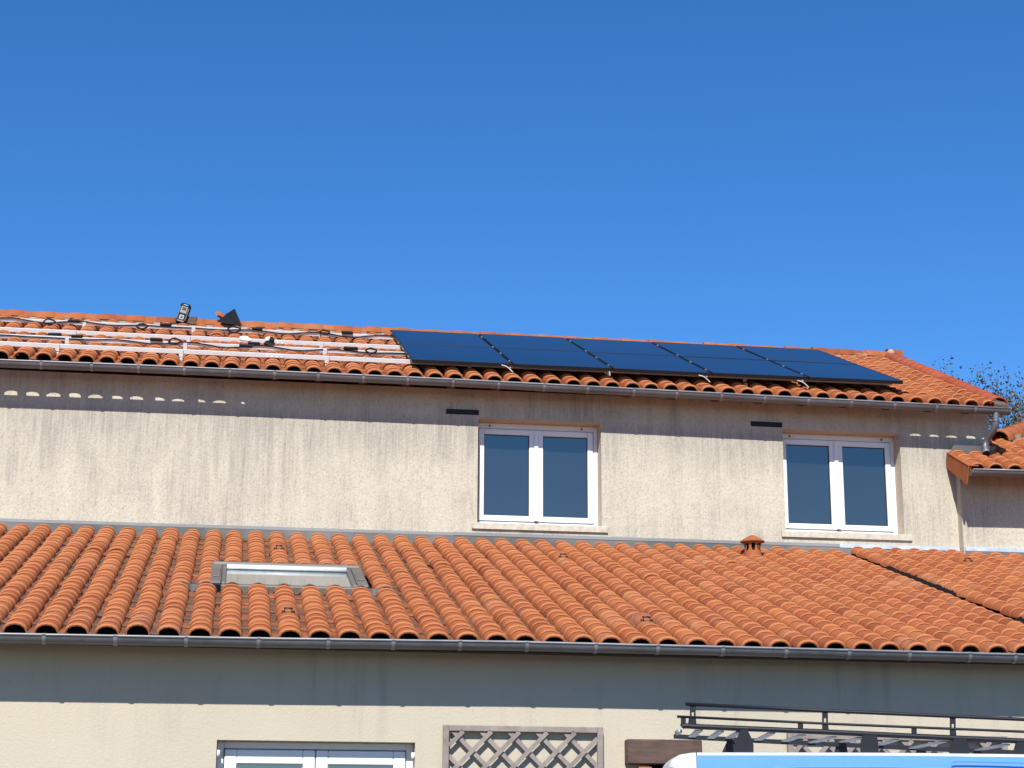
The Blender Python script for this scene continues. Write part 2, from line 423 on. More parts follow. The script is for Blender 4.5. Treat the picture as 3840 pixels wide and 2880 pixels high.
# ================================================================== MAIN HOUSE
house = thing('two_storey_house', (2, YW+2, 0), 'two-storey house with stained pale render and orange tiled gable roof', 'house')
H1 = (2.414, 3.700, 3.300+HC, 4.402+HC); H2 = (5.648, 6.938, 3.318+HC, 4.418+HC)
VENTS = [(2.082, 2.420), (5.306, 5.645)]
wm = MB(); XLE = -8.0
wall_with_holes(wm, XLE, XR-.08, 0, ZW_TOP, YW, [H1, H2], 0)
for h in (H1, H2): reveal(wm, h, YW, .30, 1)
yb2 = 2*YR - YW
wm.add([(XR-.08, YW, 0), (XR-.08, yb2, 0), (XR-.08, yb2, ZW_TOP-.03), (XR-.08, YR, ZU+UPLEN*sin(SU_)-.2), (XR-.08, YW, ZW_TOP)], [(0,1,2,3,4)])
wm.add([(XLE, yb2, 0), (XLE, YW, 0), (XLE, YW, ZW_TOP), (XLE, YR, ZU+UPLEN*sin(SU_)-.2), (XLE, yb2, ZW_TOP-.03)], [(0,1,2,3,4)])
wm.add([(XR-.08, yb2, 0), (XLE, yb2, 0), (XLE, yb2, ZW_TOP-.03), (XR-.08, yb2, ZW_TOP-.03)], [(0,1,2,3)])
wm.build('wall', [M_UPW, M_REVEAL], house)

# --- roof deck, back slope and membrane
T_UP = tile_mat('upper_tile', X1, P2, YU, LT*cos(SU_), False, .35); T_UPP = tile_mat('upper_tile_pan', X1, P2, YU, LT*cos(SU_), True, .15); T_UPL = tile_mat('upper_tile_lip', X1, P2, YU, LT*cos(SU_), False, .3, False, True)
T_RED = tile_mat('verge_red_tile', X1, 50, YU, .36, False, .25, True)
rm = MB(); XRL = -6.0
a0 = [upp(XRL, (YW-.01-YU)/cos(SU_), -.025), upp(XR, (YW-.01-YU)/cos(SU_), -.025), upp(XR, UPLEN, -.02), upp(XRL, UPLEN, -.02)]
rm.add(a0, [(0,1,2,3)])
bz = ZW_TOP + .05
rm.add([a0[3], a0[2], (XR, yb2+.3, bz-.1), (XRL, yb2+.3, bz-.1)], [(0,1,2,3)], 1)
roof = rm.build('roof', [M_UNDER, T_UP], house)
def xof_u(c): return X1 + c*P2
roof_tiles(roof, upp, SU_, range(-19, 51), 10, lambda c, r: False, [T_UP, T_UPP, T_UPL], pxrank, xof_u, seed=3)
# --- ridge tiles
RIDGE_L = .3486; zr = ZU + UPLEN*sin(SU_) - ROLL + .012
def ridge_tile(mb, a, ln, r, along=(1,0,0), up=(0,0,1), squash=.8, lap=.02):
    a = Vector(a); x = Vector(along).normalized(); z = Vector(up); y = z.cross(x).normalized(); z = x.cross(y); seg = 10
    rows = [(-.004, r-.014), (-.005, r+.0), (.006, r+.003), (ln*.5-.001, r-.001), (ln*.5+.002, r-.005), (ln*.52, r-.006), (ln+lap, r-.009)]
    vs = [a + x*u + y*(q*cos(pi*k/seg)*1.0) + z*(q*sin(pi*k/seg)*squash) for (u, q) in rows for k in range(seg+1)]
    m = seg+1
    mb.add(vs, [(i*m+k, i*m+k+1, (i+1)*m+k+1, (i+1)*m+k) for i in range(len(rows)-1) for k in range(seg)])
T_RIDGE = tile_mat('ridge_tile_clay', X1, RIDGE_L, 0, 500, False, .3)
GAPX = (at(708, 1195, YR).x, at(737, 1195, YR).x)
xr0 = at(39, 1160, YR).x - RIDGE_L*10
ri = 0
XRIDGE_END = at(3338, 1306, YR).x
x = xr0
while x < XRIDGE_END - .1:
    if not (GAPX[0]-.30 < x < GAPX[0]):
        mb = MB(); ln = min(RIDGE_L, XRIDGE_END-x); ridge_tile(mb, (x, YR+RND.gauss(0, .003), zr+.010+RND.gauss(0, .0025)), ln, .118, squash=.82)
        o = mb.build('ridge_tile', T_RIDGE, roof); smooth_by_angle(o, 60)
    x += RIDGE_L
mm = MB(); mm.box((XRL, YR-.105, zr-.045), (XRIDGE_END, YR+.1, zr+.030)); mm.build('mortar', M_MORTAR, roof)
# --- verge tiles on the right gable edge
vl = .36; nv = int(UPLEN/vl)
for i in range(nv+1):
    s = i*vl; mb = MB(); xv_ = lambda q: XR-.085+.115*q/UPLEN; a = upp(xv_(s), s, .045); d = (upp(xv_(s+.3), s+.3, .045)-a).normalized()
    ln = min(vl, UPLEN-s+.02)
    if ln < .08: continue
    ridge_tile(mb, a, ln, .098, along=d, up=NU, squash=.75); o = mb.build('verge_tile', T_RED, roof); smooth_by_angle(o, 60)
ec = MB(); p = upp(XR-.03, -.01, .03); ec.tube([p+Vector((-.10,.03,.01)), p+Vector((.0, .0, -.005)), p+Vector((.05, .0, -.02))], [.05, .045, .025], 8); ec.build('verge_end', plain('old_mortar', (.10, .075, .06), .95, nz=.4, nscale=30), roof)
kn = MB(); p = Vector((XRIDGE_END-.03, YR-.02, zr+.045)); kn.obox(p, (.10, .24, .12), None, 0, .03); kn.build('ridge_end_mortar', M_MORTAR, roof)
rr_ = MB(); ridge_tile(rr_, (XRIDGE_END-.05, YR, zr+.03), .16, .13); o = rr_.build('ridge_tile', T_RIDGE, roof); smooth_by_angle(o, 60)

def eave_comb(fn, xs, yoff, low, parent):
    mb = MB()
    for X in xs:
        p = fn(X, yoff, 0); mb.prism([p+Vector((x, 0, z+.004)) for x, z in SEC[:9]] + [p+Vector((.068, 0, low)), p+Vector((-.068, 0, low))], (0, .012, 0))
    o = mb.build('eave_comb', M_UNDER, parent); o['kind'] = 'stuff'; return o
eave_comb(upp, [xof_u(c) for c in range(12, 46)], .03, -.05, roof)  # added over the middle stretch only, to block sun spots on the wall
# --- rafter tails
for px in [1525-165*k for k in range(9, 0, -1)] + [1525, 1692, 1860, 2026, 2190, 2355, 2520, 2685, 2845, 3005, 3163, 3323, 3480, 3620]:
    X = at(px, 1470, YU).x; a = upp(X, -.0, -.055); b = upp(X, .75, -.055)
    q = MB().bar(a, b, .075, .055); q.build('rafter', M_RAFTER, house)
# --- gutter
GU_R = .058
GP = [at(px, py, YU-.085) for px, py in ((0, 1350), (450, 1367), (900, 1386.5), (1700, 1423), (2450, 1462.5), (3100, 1496.5), (3500, 1517), (3788, 1532))]
gl0 = GP[0] + (GP[0]-GP[-1]).normalized()*5.5; gr = GP[-1]
bxs = [at(q, 1400, YU-.09).x for q in (-180, -16, 151, 341, 517, 690, 861, 1030, 1194, 1364, 1530, 1701, 1872, 2042, 2205, 2378, 2538, 2706, 2867, 3030, 3190, 3352, 3508, 3652)]
gut = gutter(house, [gl0]+GP, GU_R, 'gutter', (False, True), bxs)
# --- downspout with swan neck
yq = YU-.03
path = [(3733, 1536, yq), (3734, 1565, yq), (3733, 1592, yq+.01), (3722, 1618, yq+.05), (3706, 1640, yq+.10), (3697, 1660, yq+.13), (3694, 1678, yq+.12), (3699, 1699, yq+.08)]
ctr = [at(*q) for q in path]
def crom(pts, n=5):
    o = []
    for i in range(len(pts)-1):
        p0 = pts[max(i-1, 0)]; p1 = pts[i]; p2 = pts[i+1]; p3 = pts[min(i+2, len(pts)-1)]
        for k in range(n):
            t = k/n; o.append(.5*((2*p1)+(p2-p0)*t+(2*p0-5*p1+4*p2-p3)*t*t+(3*p1-p0-3*p2+p3)*t**3))
    return o+[pts[-1]]
ds = MB(); cp = crom(ctr); ds.tube(cp, .036, 16, 0, False); ds.tube(cp, .032, 16, 1, False)
dso = ds.build('downspout', [M_ZINC, M_GASKET], house, True)
for i in (7, 26): MB().tube([cp[i], cp[i+1]], .039, 16).build('collar', M_ZINC, dso, True)
MB().tube([cp[-3], cp[-1]], .0385, 16, 0, False).build('collar', M_STRAP, dso, True)
mo = MB().tube([cp[-2], cp[-2]+(cp[-1]-cp[-2])*.5], .031, 14); mo.build('mouth', M_GASKET, dso)

# --- wall vents
for (xa, xb) in VENTS:
    zc = 4.458+HC
    v = MB().box((xa, YW-.012, zc-.026), (xb, YW+.0, zc+.026), 0, .004).build('wall_vent', M_BLACK, house)
    MB().box((xa+.012, YW-.016, zc+.004), (xb-.012, YW-.0125, zc+.010)).build('louvre', M_GASKET, v)
    MB().box((xa+.012, YW-.016, zc-.012), (xb-.012, YW-.0125, zc-.006)).build('louvre', M_GASKET, v)

# --- windows
def window(parent, h, y, sill, ks):
    a, b, c, e = h; fr = MB(); fl = .026; fw = .046; top = .060
    fr.box((a+.001, y, c+.001), (a+fl, y+.06, e-.001), 0, .004); fr.box((b-fw, y, c+.001), (b-.001, y+.06, e-.001), 0, .004)
    fr.box((a+fl+.001, y+.001, c+.001), (b-fw-.001, y+.06, c+.066), 0, .004)
    fr.box((a+fl+.001, y+.001, e-top), (b-fw-.001, y+.06, e-.001), 0, .004)
    wo = fr.build('window', M_PVC, parent)
    # stepped edge of the outer frame and sill nose
    MB().box((a+.004, y-.022, c+.002), (b-.004, y-.0005, c+.034), 0, .005).build('drip_rail', M_PVC, wo)
    mid = (a+fl+b-fw)/2
    xs = [(a+fl+.006, mid-.016), (mid+.016, b-fw-.006)]; z0, z1 = c+.070, e-top-.006
    for i, (x0, x1) in enumerate(xs):
        sw = .057; s = MB(); yy = y-.016
        s.box((x0, yy, z0), (x0+sw, y+.045, z1), 0, .005); s.box((x1-sw, yy, z0), (x1, y+.045, z1), 0, .005)
        s.box((x0+sw+.0005, yy+.001, z0), (x1-sw-.0005, y+.045, z0+sw), 0, .005); s.box((x0+sw+.0005, yy+.001, z1-sw), (x1-sw-.0005, y+.045, z1), 0, .005)
        s.build('sash', M_PVC, wo)
        gk = MB(); gw = .007; p0, p1, q0, q1 = x0+sw, x1-sw, z0+sw, z1-sw; yg = y+.002
        gk.box((p0, yg, q0), (p0+gw, y+.02, q1)); gk.box((p1-gw, yg, q0), (p1, y+.02, q1)); gk.box((p0+gw, yg+.0005, q0), (p1-gw, y+.02, q0+gw)); gk.box((p0+gw, yg+.0005, q1-gw), (p1-gw, y+.02, q1))
        gk.build('gasket', M_GASKET, wo)
        MB().box((p0+.003, y+.010, q0+.003), (p1-.003, y+.016, q1-.003)).build('pane', M_GLASS, wo)
    MB().box((mid-.024, y-.032, z0+.004), (mid+.024, y-.0165, z1-.004), 0, .008).build('meeting_stile', M_PVC, wo)
    for kx in ks:
        t = MB().tube([(kx, y-.012, e-.034), (kx, y+.0, e-.034)], .010, 10); t.build('stop', M_GASKET, wo)
    sl = MB(); x0, x1, zt, th = sill
    sl.prism([(x0, YW-.026, zt-th), (x0, YW-.026, zt-.006), (x0, YW-.022, zt-.001), (x0, y+.02, zt+.012), (x0, y+.02, zt-th)], (x1-x0, 0, 0))
    so_ = sl.build('sill', M_SILL, wo)
    return wo
YG = YW+.185
window(house, H1, YG, (2.358, 3.757, 3.312+HC, .064), (2.56, 3.53))
window(house, H2, YG, (5.600, 7.010, 3.328+HC, .064), (5.78, 6.80))

# --- flashing between lower roof and wall
zf = 3.186+HC
f1 = MB(); f1.prism([(XLE+2, YW-.004, zf+.018), (XLE+2, YW-.020, zf+.012), (XLE+2, YW-.028, zf-.016), (XLE+2, YW-.004, zf-.022)], (at(1718, 1995, YW).x-XLE-2, 0, 0))
f1.build('flashing_strip', M_ZINCL, house)
xa, xb, xc = at(1718, 1995, YW).x, at(3145, 2025, YW).x, at(3594, 2050, YW).x
f2 = MB(); f2.prism([(xa-.05, YW-.007, zf+.022), (xa-.05, YW-.024, zf+.015), (xa-.05, YW-.033, zf-.014), (xa-.05, YW-.007, zf-.024)], (xb-xa+.05, 0, 0)); f2.build('flashing_strip', M_ZINCL, house)
f3 = MB(); f3.prism([(xb, YW-.009, zf+.026), (xb, YW-.032, zf+.018), (xb, YW-.037, zf-.020), (xb, YW-.009, zf-.026)], (xc-xb, 0, 0)); f3.build('flashing_strip', M_ALUWHITE, house)

# ================================================================== RIGHT WING
XWL = 7.534; YWF = 17.915; 
wing = thing('side_wing', (XWL+1, YWF+.5, 0), 'lower wing with short orange tiled eave at right of the house', 'house wing')
ww = MB(); XWR = 12.5; zwe = 4.06+HC
ww.add([(XWL, YWF, 0), (XWR, YWF, 0), (XWR, YWF, zwe), (XWL, YWF, zwe)], [(0,1,2,3)]); ww.add([(XWL, YW+.001, 0), (XWL, YWF, 0), (XWL, YWF, zwe), (XWL, YW+.001, zwe+.12)], [(0,1,2,3)])
ww.add([(XR, YW, 0), (XWR, YW, 0), (XWR, 24, 0), (XR, 24, 0)], [(0,1,2,3)])
ww.build('wall', M_UPW, wing)
YE = 17.483; ZE = 3.992+HC; SW = radians(25.5); XV = 7.455
def wip(X, s, h=0.0): return Vector((X, YE + s*cos(SW) - h*sin(SW), ZE - ROLL + s*sin(SW) + h*cos(SW)))
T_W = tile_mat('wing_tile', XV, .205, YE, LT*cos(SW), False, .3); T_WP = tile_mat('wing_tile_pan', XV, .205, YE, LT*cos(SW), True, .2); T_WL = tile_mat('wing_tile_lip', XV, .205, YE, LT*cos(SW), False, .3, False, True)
ha = onplane(3748, 1652, wip(8, 0, .06), Vector((0, -sin(SW), cos(SW)))); hb = onplane(3990, 1562, wip(8, 0, .06), Vector((0, -sin(SW), cos(SW))))
wroof = MB().add([wip(XV+.02, .02, -.02), wip(XR-.1, .02, -.02), wip(XR-.1, .58, -.02), wip(XV+.02, .58, -.02)], [(0,1,2,3)]).add([wip(XR-.1, .02, -.02), wip(XWR, .02, -.02), wip(XWR, (ha.y+(XWR-ha.x)*(hb.y-ha.y)/(hb.x-ha.x)-YE)/cos(SW), -.02), wip(XR-.1, .62, -.02)], [(0,1,2,3)]).build('roof', M_UNDER, wing)
def wskip(c, r):
    X = XV+.09+c*.205; s = r*LT
    if X < XR+.02: return s > .42
    return s > (ha.y + (X-ha.x)*(hb.y-ha.y)/(hb.x-ha.x) - YE)/cos(SW) + .05
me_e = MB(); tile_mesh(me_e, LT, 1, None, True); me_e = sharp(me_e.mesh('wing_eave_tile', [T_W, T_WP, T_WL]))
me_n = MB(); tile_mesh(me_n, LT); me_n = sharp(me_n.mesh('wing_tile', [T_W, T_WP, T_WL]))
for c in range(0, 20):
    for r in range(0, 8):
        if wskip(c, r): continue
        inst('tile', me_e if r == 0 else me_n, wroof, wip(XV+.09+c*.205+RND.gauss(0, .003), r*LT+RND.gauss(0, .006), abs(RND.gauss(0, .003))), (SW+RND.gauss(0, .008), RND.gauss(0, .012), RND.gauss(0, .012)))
# hip tiles climbing to the right behind the downspout, bedded in mortar

hd = (hb-ha); nh = max(1, int(hd.length/.36))
for i in range(nh+2):
    mb = MB(); ridge_tile(mb, ha+hd.normalized()*(.36*i), .36, .12, along=hd, up=(0, -.2, 1), squash=.95); o = mb.build('hip_tile', T_W, wroof); smooth_by_angle(o, 60)
MB().bar(ha+hd.normalized()*.12-Vector((0, .02, .035)), hb-Vector((0, .02, .035)), .20, .09).build('mortar', M_MORTAR, wroof)
# verge: two hanging verge tiles
for (s0, s1) in ((.275, .585), (-.015, .29)):
    q = MB(); k = .004 if s0 > .1 else .0
    a = [wip(XV-.012-k, s0, .045), wip(XV-.012-k, s1, .045), wip(XV-.012-k, s1, -.105 if k else -.125), wip(XV-.012-k, s0, -.13 if k else -.15)]
    q.prism(a, (.014, 0, 0)); q.obox((a[0]+a[1])/2+Vector((.055, 0, .005)), (.12, (s1-s0), .014), Matrix.Rotation(SW, 3, 'X'), 0, .004)
    q.build('verge_tile', T_W, wing)
# lead where the wing roof meets the house wall
lf = MB(); lf.prism([wip(XV+.02, .59, .05), wip(XV+.05, .585, .13), wip(XR-.05, .585, .13), wip(XR-.05, .59, .0), wip(XV+.02, .59, .0)], (0, -.02, 0)); lf.build('flashing', M_ZINCL, wing)
gutter(wing, [at(3650, 1760, YE-.085), at(3840, 1765, YE-.085), at(4400, 1781, YE-.085)], .055, 'gutter', (True, False), [XV+.7, XV+1.2])
zs3 = zf-.008; xw0 = XWL+.01
MB().prism([(xw0, YWF-.002, zs3+.024), (xw0, YWF-.026, zs3+.016), (xw0, YWF-.032, zs3-.024), (xw0, YWF-.002, zs3-.028)], (XWR-xw0-.02, 0, 0)).build('flashing_strip', M_ALUWHITE, wing)

# ================================================================== LOWER EXTENSION
ext = thing('single_storey_extension', (2, YL, 0), 'single-storey cream extension with long orange roman-tile roof and grey gutter', 'extension')
HD = (-.066, 1.312, .05, .803+HC)
em = MB(); XEL, XER = -7.0, 11.0
wall_with_holes(em, XEL, XER, 0, ZB-.02, YL, [HD], 0); reveal(em, HD, YL, .16, 1)
em.add([(XEL, YW, 0), (XEL, YL, 0), (XEL, YL, ZB-.1), (XEL, YW, ZB+1.5)], [(0,1,2,3)]); em.add([(XER, YL, 0), (XER, YW, 0), (XER, YW, ZB+1.5), (XER, YL, ZB-.1)], [(0,1,2,3)])
em.build('wall', [M_LOW, M_REVEAL], ext)
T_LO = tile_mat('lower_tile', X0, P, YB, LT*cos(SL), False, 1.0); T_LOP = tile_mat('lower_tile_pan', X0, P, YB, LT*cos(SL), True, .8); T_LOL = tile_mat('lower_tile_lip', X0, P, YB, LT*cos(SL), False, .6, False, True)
er = MB(); er.add([lowp(XEL, .03, -.03), lowp(XER, .03, -.03), lowp(XER, LOWLEN+.1, -.03), lowp(XEL, LOWLEN+.1, -.03)], [(0,1,2,3)])
eroof = er.build('roof', M_UNDER, ext)
SKX = (-.185, 1.082); SKS = (2.06, 3.20)
SEAMC = 37
def xof_l(c): return X0 + c*P + (.062 if c > SEAMC else 0)
def zof_l(c, r): return .030 if c > SEAMC else 0
VT = {(9, 12), (22, 12), (9, 2), (22, 2), (42, 13)}
POT = (31, 13)
def skip_l(c, r):
    X = X0+c*P; s = r*LT
    if (c, r) in VT: return True
    return SKX[0]-.015 < X < SKX[1]+.0 and s+LT > SKS[0]+.13 and s < SKS[1]-.12
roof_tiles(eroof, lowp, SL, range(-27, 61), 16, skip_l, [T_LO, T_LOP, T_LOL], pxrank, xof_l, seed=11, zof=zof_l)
eave_comb(lowp, [xof_l(c) for c in range(-27, 61)], .06, -.03, eroof)
MB().box((XEL, YB+.030, lowp(0, .03, -.075).z), (XER, YB+.042, lowp(0, .03, -.016).z)).build('sun_baffle', M_RAFTER, ext)  # unseen board added behind the gutter to keep sun spots off the wall
# --- ventilation tiles
for (c, r) in sorted(VT):
    mb = MB(); tile_mesh(mb, LT, 1.0, None, False, False); X = xof_l(c)
    # swollen hood with slots
    hn = 9; vs = []
    for i, (yy, hh) in enumerate(((-.01, .0), (.03, .03), (.10, .036), (.20, .026), (.30, .006))):
        for k in range(hn):
            t = pi*k/(hn-1); vs.append((.088*cos(t), yy, .012 + (.066+hh)*sin(t)))
    mb.add(vs, [(i*hn+k, i*hn+k+1, (i+1)*hn+k+1, (i+1)*hn+k) for i in range(4) for k in range(hn-1)], 0)
    mb.obox((0, .014, .094), (.062, .016, .009), Matrix.Rotation(.64, 3, 'X'), 3)
    for sg in (-1, 1): mb.obox((sg*.034, -.003, .0755), (.028, .014, .009), Matrix.Rotation(.64, 3, 'X') @ Matrix.Rotation(sg*.35, 3, 'Y'), 3)
    me = mb.mesh('vent_tile', [T_LO, T_LOP, T_LOL, M_GASKET], smooth=True)
    inst('vent_tile', me, eroof, lowp(X, r*LT, zof_l(c, r)+.004), (SL, 0, 0))
# --- dark broken seam on the right
sm = MB(); ns = 120; vs = []; xs0 = X0+SEAMC*P
for i in range(ns+1):
    s = .02 + (LOWLEN-.1)*i/ns; op = 1 if (s < 1.45 or 2.75 < s < 4.55) else 0
    jl = RND.uniform(-.008, .008); jr = RND.uniform(-.016, .012)
    vs += [lowp(xs0+.060+jl, s, .050*op-.02), lowp(xs0+.125, s, .050*op-.02), lowp(xs0+P+.062-.048+jr, s, .095*op-.02)]
sm.add(vs, [(3*i+j, 3*i+1+j, 3*i+4+j, 3*i+3+j) for i in range(ns) for j in range(2)]); sm.build('open_seam', M_UNDER, eroof)
sb = MB()
for i in range(30):
    s = .1 + i*.18; op = s < 1.45 or 2.75 < s < 4.55
    if op: sb.obox(lowp(xs0+P+.022+RND.uniform(-.010, .006), s, .085), (.03, .08+RND.uniform(0, .05), .016), Matrix.Rotation(SL, 3, 'X') @ Matrix.Rotation(RND.uniform(-.4, .4), 3, 'Z') @ Matrix.Rotation(-.8, 3, 'Y'))
    else: sb.obox(lowp(xs0+.13+RND.uniform(-.01, .01), s, .012), (.11, .20, .014), Matrix.Rotation(SL+RND.uniform(-.03, .03), 3, 'X') @ Matrix.Rotation(RND.uniform(-.1, .1), 3, 'Z'))
sb.build('broken_tile_edge', T_LO, eroof)['kind'] = 'stuff'
# --- lead band behind the top course
lb = MB(); vs = []; nn = 260; ytop = YW-.036
for i in range(nn+1):
    X = XEL+1 + (XWL-XEL-1)*i/nn; wv = .006*sin(X*31)+.004*sin(X*73+1)
    vs += [(X, ytop-.010+wv, zf-.13), (X, ytop-.004+wv*.6, zf-.07), (X, ytop+.006, zf-.018)]
lb.add(vs, [(3*i+j, 3*i+3+j, 3*i+4+j, 3*i+1+j) for i in range(nn) for j in range(2)])
vs = []; nn = 120
for i in range(nn+1):
    X = XWL + (XER-XWL)*i/nn; wv = .006*sin(X*31)+.004*sin(X*73+1)
    vs += [(X, YWF-.046+wv, zf-.16), (X, YWF-.04+wv*.6, zf-.07), (X, YWF-.03, zf-.03)]
lb.add(vs, [(3*i+j, 3*i+3+j, 3*i+4+j, 3*i+1+j) for i in range(nn) for j in range(2)])
lb.build('lead_flashing', M_ZINCD, ext, True)
# --- gutter
q0 = at(0, 2378, YB-.085); q1 = at(3840, 2456, YB-.085); dq = (q1-q0).normalized()
bl = [at(q, 2400, YB-.09).x for q in (-110, 163, 432, 698, 970, 1232, 1476, 1727, 1978, 2236, 2468, 2712, 2949, 3185, 3411, 3637, 3806)]
gutter(ext, [q0-dq*5.2, q0, at(960, 2395, YB-.085), at(1920, 2408, YB-.085), at(2880, 2431, YB-.085), q1, q1+dq*4], .055, 'gutter', (False, False), bl)
for X in [at(q, 2400, YB).x for q in range(-200, 4300, 262)]:
    MB().bar(lowp(X, .30, -.075), lowp(X, .9, -.075), .07, .06).build('rafter', M_RAFTER, ext)
# --- skylight
M_SKY = zinc('skylight_cladding', (.1240, .1080, .0920), (.1880, .1680, .1440), .5, .3)
M_SKD = zinc('skylight_apron', (.055, .05, .05), (.12, .11, .105), .7, .1)
M_SKL = plain('skylight_inner_white', (.62, .64, .62), .4)
M_SKG = glass_mat('skylight_glass', (.1200, .1275, .1162), 2.2, .06)
RX = Matrix.Rotation(SL, 3, 'X')
def lbox(mb, x0, x1, s0, s1, h0, h1, mi=0, bev=.006):
    return mb.obox(lowp((x0+x1)/2, (s0+s1)/2, (h0+h1)/2), (x1-x0, s1-s0, h1-h0), RX, mi, bev)
sk = MB(); a, b = SKX; s0, s1 = SKS
lbox(sk, a, a+.085, s0+.03, s1-.062, -.02, .082); lbox(sk, b-.085, b, s0+.03, s1-.062, -.02, .082)
lbox(sk, a+.0, b, s1-.06, s1+.03, -.02, .095, 0, .015)
lbox(sk, a+.086, b-.086, s0, s0+.09, -.02, .062)
sko = sk.build('skylight', M_SKY, ext)
for xx in (a+.087, b-.125): lbox(MB(), xx, xx+.038, s0+.092, s1-.064, .0, .072, 0, .008).build('sash_bar', M_SKY, sko)
st_ = MB(); p1_ = lowp(a+.126, s1-.10, .06); p2_ = lowp(b-.126, s1-.10, .06); st_.tube([p1_, p2_], .026, 12); st_.build('top_bar', M_SKL, sko, True)
lbox(MB(), a+.126, b-.126, s0+.093, s1-.13, .03, .045, 0, .0).build('pane', M_SKG, sko)
for xx in (a+.02, b-.075): lbox(MB(), xx, xx+.055, s0+.30, s0+.80, .083, .09, 0, .003).build('cover_strip', M_SKY, sko)
for xx in (a+.01, b-.08): lbox(MB(), xx, xx+.07, s0-.02, s0+.028, -.01, .07, 0, .004).build('corner_bracket', M_BLACK, sko)
ap = MB(); vs = []; na = 90
for i in range(na+1):
    X = a-.22 + (b-a+.42)*i/na; ph = ((X-X0+P/2) % P) - P/2
    hh = .082*max(0, cos(ph/.083*pi/2))**.75 if abs(ph) < .083 else 0
    vs += [lowp(X, s0-.03, hh+.006), lowp(X, s0+.04, hh*.9+.010), lowp(X, s0+.085, .05+.25*hh)]
ap.add(vs, [(3*i+j, 3*i+3+j, 3*i+4+j, 3*i+1+j) for i in range(na) for j in range(2)]); ap.build('apron_flashing', M_SKD, sko, True)
# --- clay vent pot
T_POT = tile_mat('pot_clay', 0, 50, 0, 50, False, .4, False)
pc = onplane(2823, 2083, lowp(0, 0, .05), NL); pc.z -= .03
pm = MB(); pm.obox(pc+Vector((0, 0, .0)), (.235, .22, .05), RX, 0, .01); pm.lathe([(.092, -.02), (.090, .03), (.083, .075)], pc, 24)
pm.lathe([(.088, .145), (.098, .158), (.098, .17)], pc, 24); pm.lathe([(.060, 0), (.060, .16)], pc, 16, 1)
for k in range(8):
    a_ = 2*pi*k/8+.2
    vs = []
    for (zz, r_, hw) in ((.072, .085, .24), (.10, .080, .16), (.125, .082, .16), (.150, .092, .26)):
        for d_ in (-1, -.3, .3, 1): vs.append(pc+Vector((r_*cos(a_+d_*hw), r_*sin(a_+d_*hw), zz)))
    pm.add(vs, [(i*4+j, i*4+j+1, i*4+5+j, i*4+4+j) for i in range(3) for j in range(3)])
po = pm.build('vent_pot', [T_POT, M_UNDER], ext); smooth_by_angle(po, 40)
cm = MB().lathe([(.098, .166), (.122, .163), (.122, .172), (.075, .205), (.02, .234), (0.001, .238)], pc, 28).build('cap', T_POT, po); smooth_by_angle(cm, 40)
# --- white door
def door(parent, h, y):
    a, b, c, e = h; fr = MB(); fw = .05
    fr.box((a+.001, y, c), (a+fw, y+.06, e-.001), 0, .004); fr.box((b-fw, y, c), (b-.001, y+.06, e-.001), 0, .004); fr.box((a+fw+.001, y+.001, e-fw), (b-fw-.001, y+.06, e-.001), 0, .004)
    d = fr.build('glazed_door', M_PVC, parent); mid = (a+b)/2+.0
    for (x0, x1) in ((a+fw+.006, mid-.003), (mid+.003, b-fw-.006)):
        s = MB(); sw = .085; yy = y-.018; z0, z1 = c+.03, e-fw-.006
        s.box((x0, yy, z0), (x0+sw, y+.04, z1), 0, .006); s.box((x1-sw, yy, z0), (x1, y+.04, z1), 0, .006); s.box((x0+sw+.0005, yy+.001, z0), (x1-sw-.0005, y+.04, z0+.3), 0, .006); s.box((x0+sw+.0005, yy+.001, z1-.098), (x1-sw-.0005, y+.04, z1), 0, .006)
        s.build('door_leaf', M_PVC, d)
        MB().box((x0+sw+.001, y+.002, z0+.301), (x1-sw-.001, y+.01, z1-.099)).build('pane', M_GLASS, d)
    for xx, zz in ((a+.012, e-.09), (b-.012, e-.09)):
        MB().tube([(xx, YL+.03, zz-.022), (xx, YL+.03, zz+.022)], .014, 10).build('hinge', M_PVC, d, True)
door(ext, HD, YL+.13)

# ================================================================== SOLAR PANELS AND RAILS
YPB, ZPB, YPT, ZPT = 17.9003, 4.9623+HC, 20.6714, 6.0837+HC
PS = atan2(ZPT-ZPB, YPT-YPB); PLEN = sqrt((ZPT-ZPB)**2+(YPT-YPB)**2); XP, Q = 1.7076, 1.0552
NP = Vector((0, -sin(PS), cos(PS)))
def pan(X, s, h=0.0): return Vector((X, YPB + s*cos(PS) - h*sin(PS), ZPB + s*sin(PS) + h*cos(PS)))
PWd = Q-.022; PHt = PLEN/2-.006; TH = .036
pf = MB()
for (x0, x1, y0, y1) in ((0, PWd, 0, .014), (0, PWd, PHt-.014, PHt), (0, .014, .0145, PHt-.0145), (PWd-.014, PWd, .0145, PHt-.0145)): pf.box((x0, y0, -TH), (x1, y1, .0), 0, .0015)
pf.box((.015, .015, -TH+.004), (PWd-.015, PHt-.015, -TH+.008), 0)
me_f = pf.mesh('frame', M_PFRAME); me_g = MB().box((.0145, .0145, -.008), (PWd-.0145, PHt-.0145, -.002)).mesh('glass', M_PGLASS)
ordn = ['leftmost', 'second from left', 'middle', 'fourth from left', 'rightmost']
for row in (0, 1):
    for k in range(5):
        loc = pan(XP + k*Q, row*(PHt+.012))
        t = thing('solar_panel', loc, 'black solar panel, %s of the %s row on the upper roof' % (ordn[k], 'lower' if row == 0 else 'upper'), 'solar panel', 'solar panels on the upper roof')
        t.rotation_euler = (PS + RND.gauss(0, .0015), RND.gauss(0, .001), 0)
        for nm, me in (('frame', me_f), ('glass', me_g)):
            o = bpy.data.objects.new(nm, me); sc.collection.objects.link(o); o.parent = t
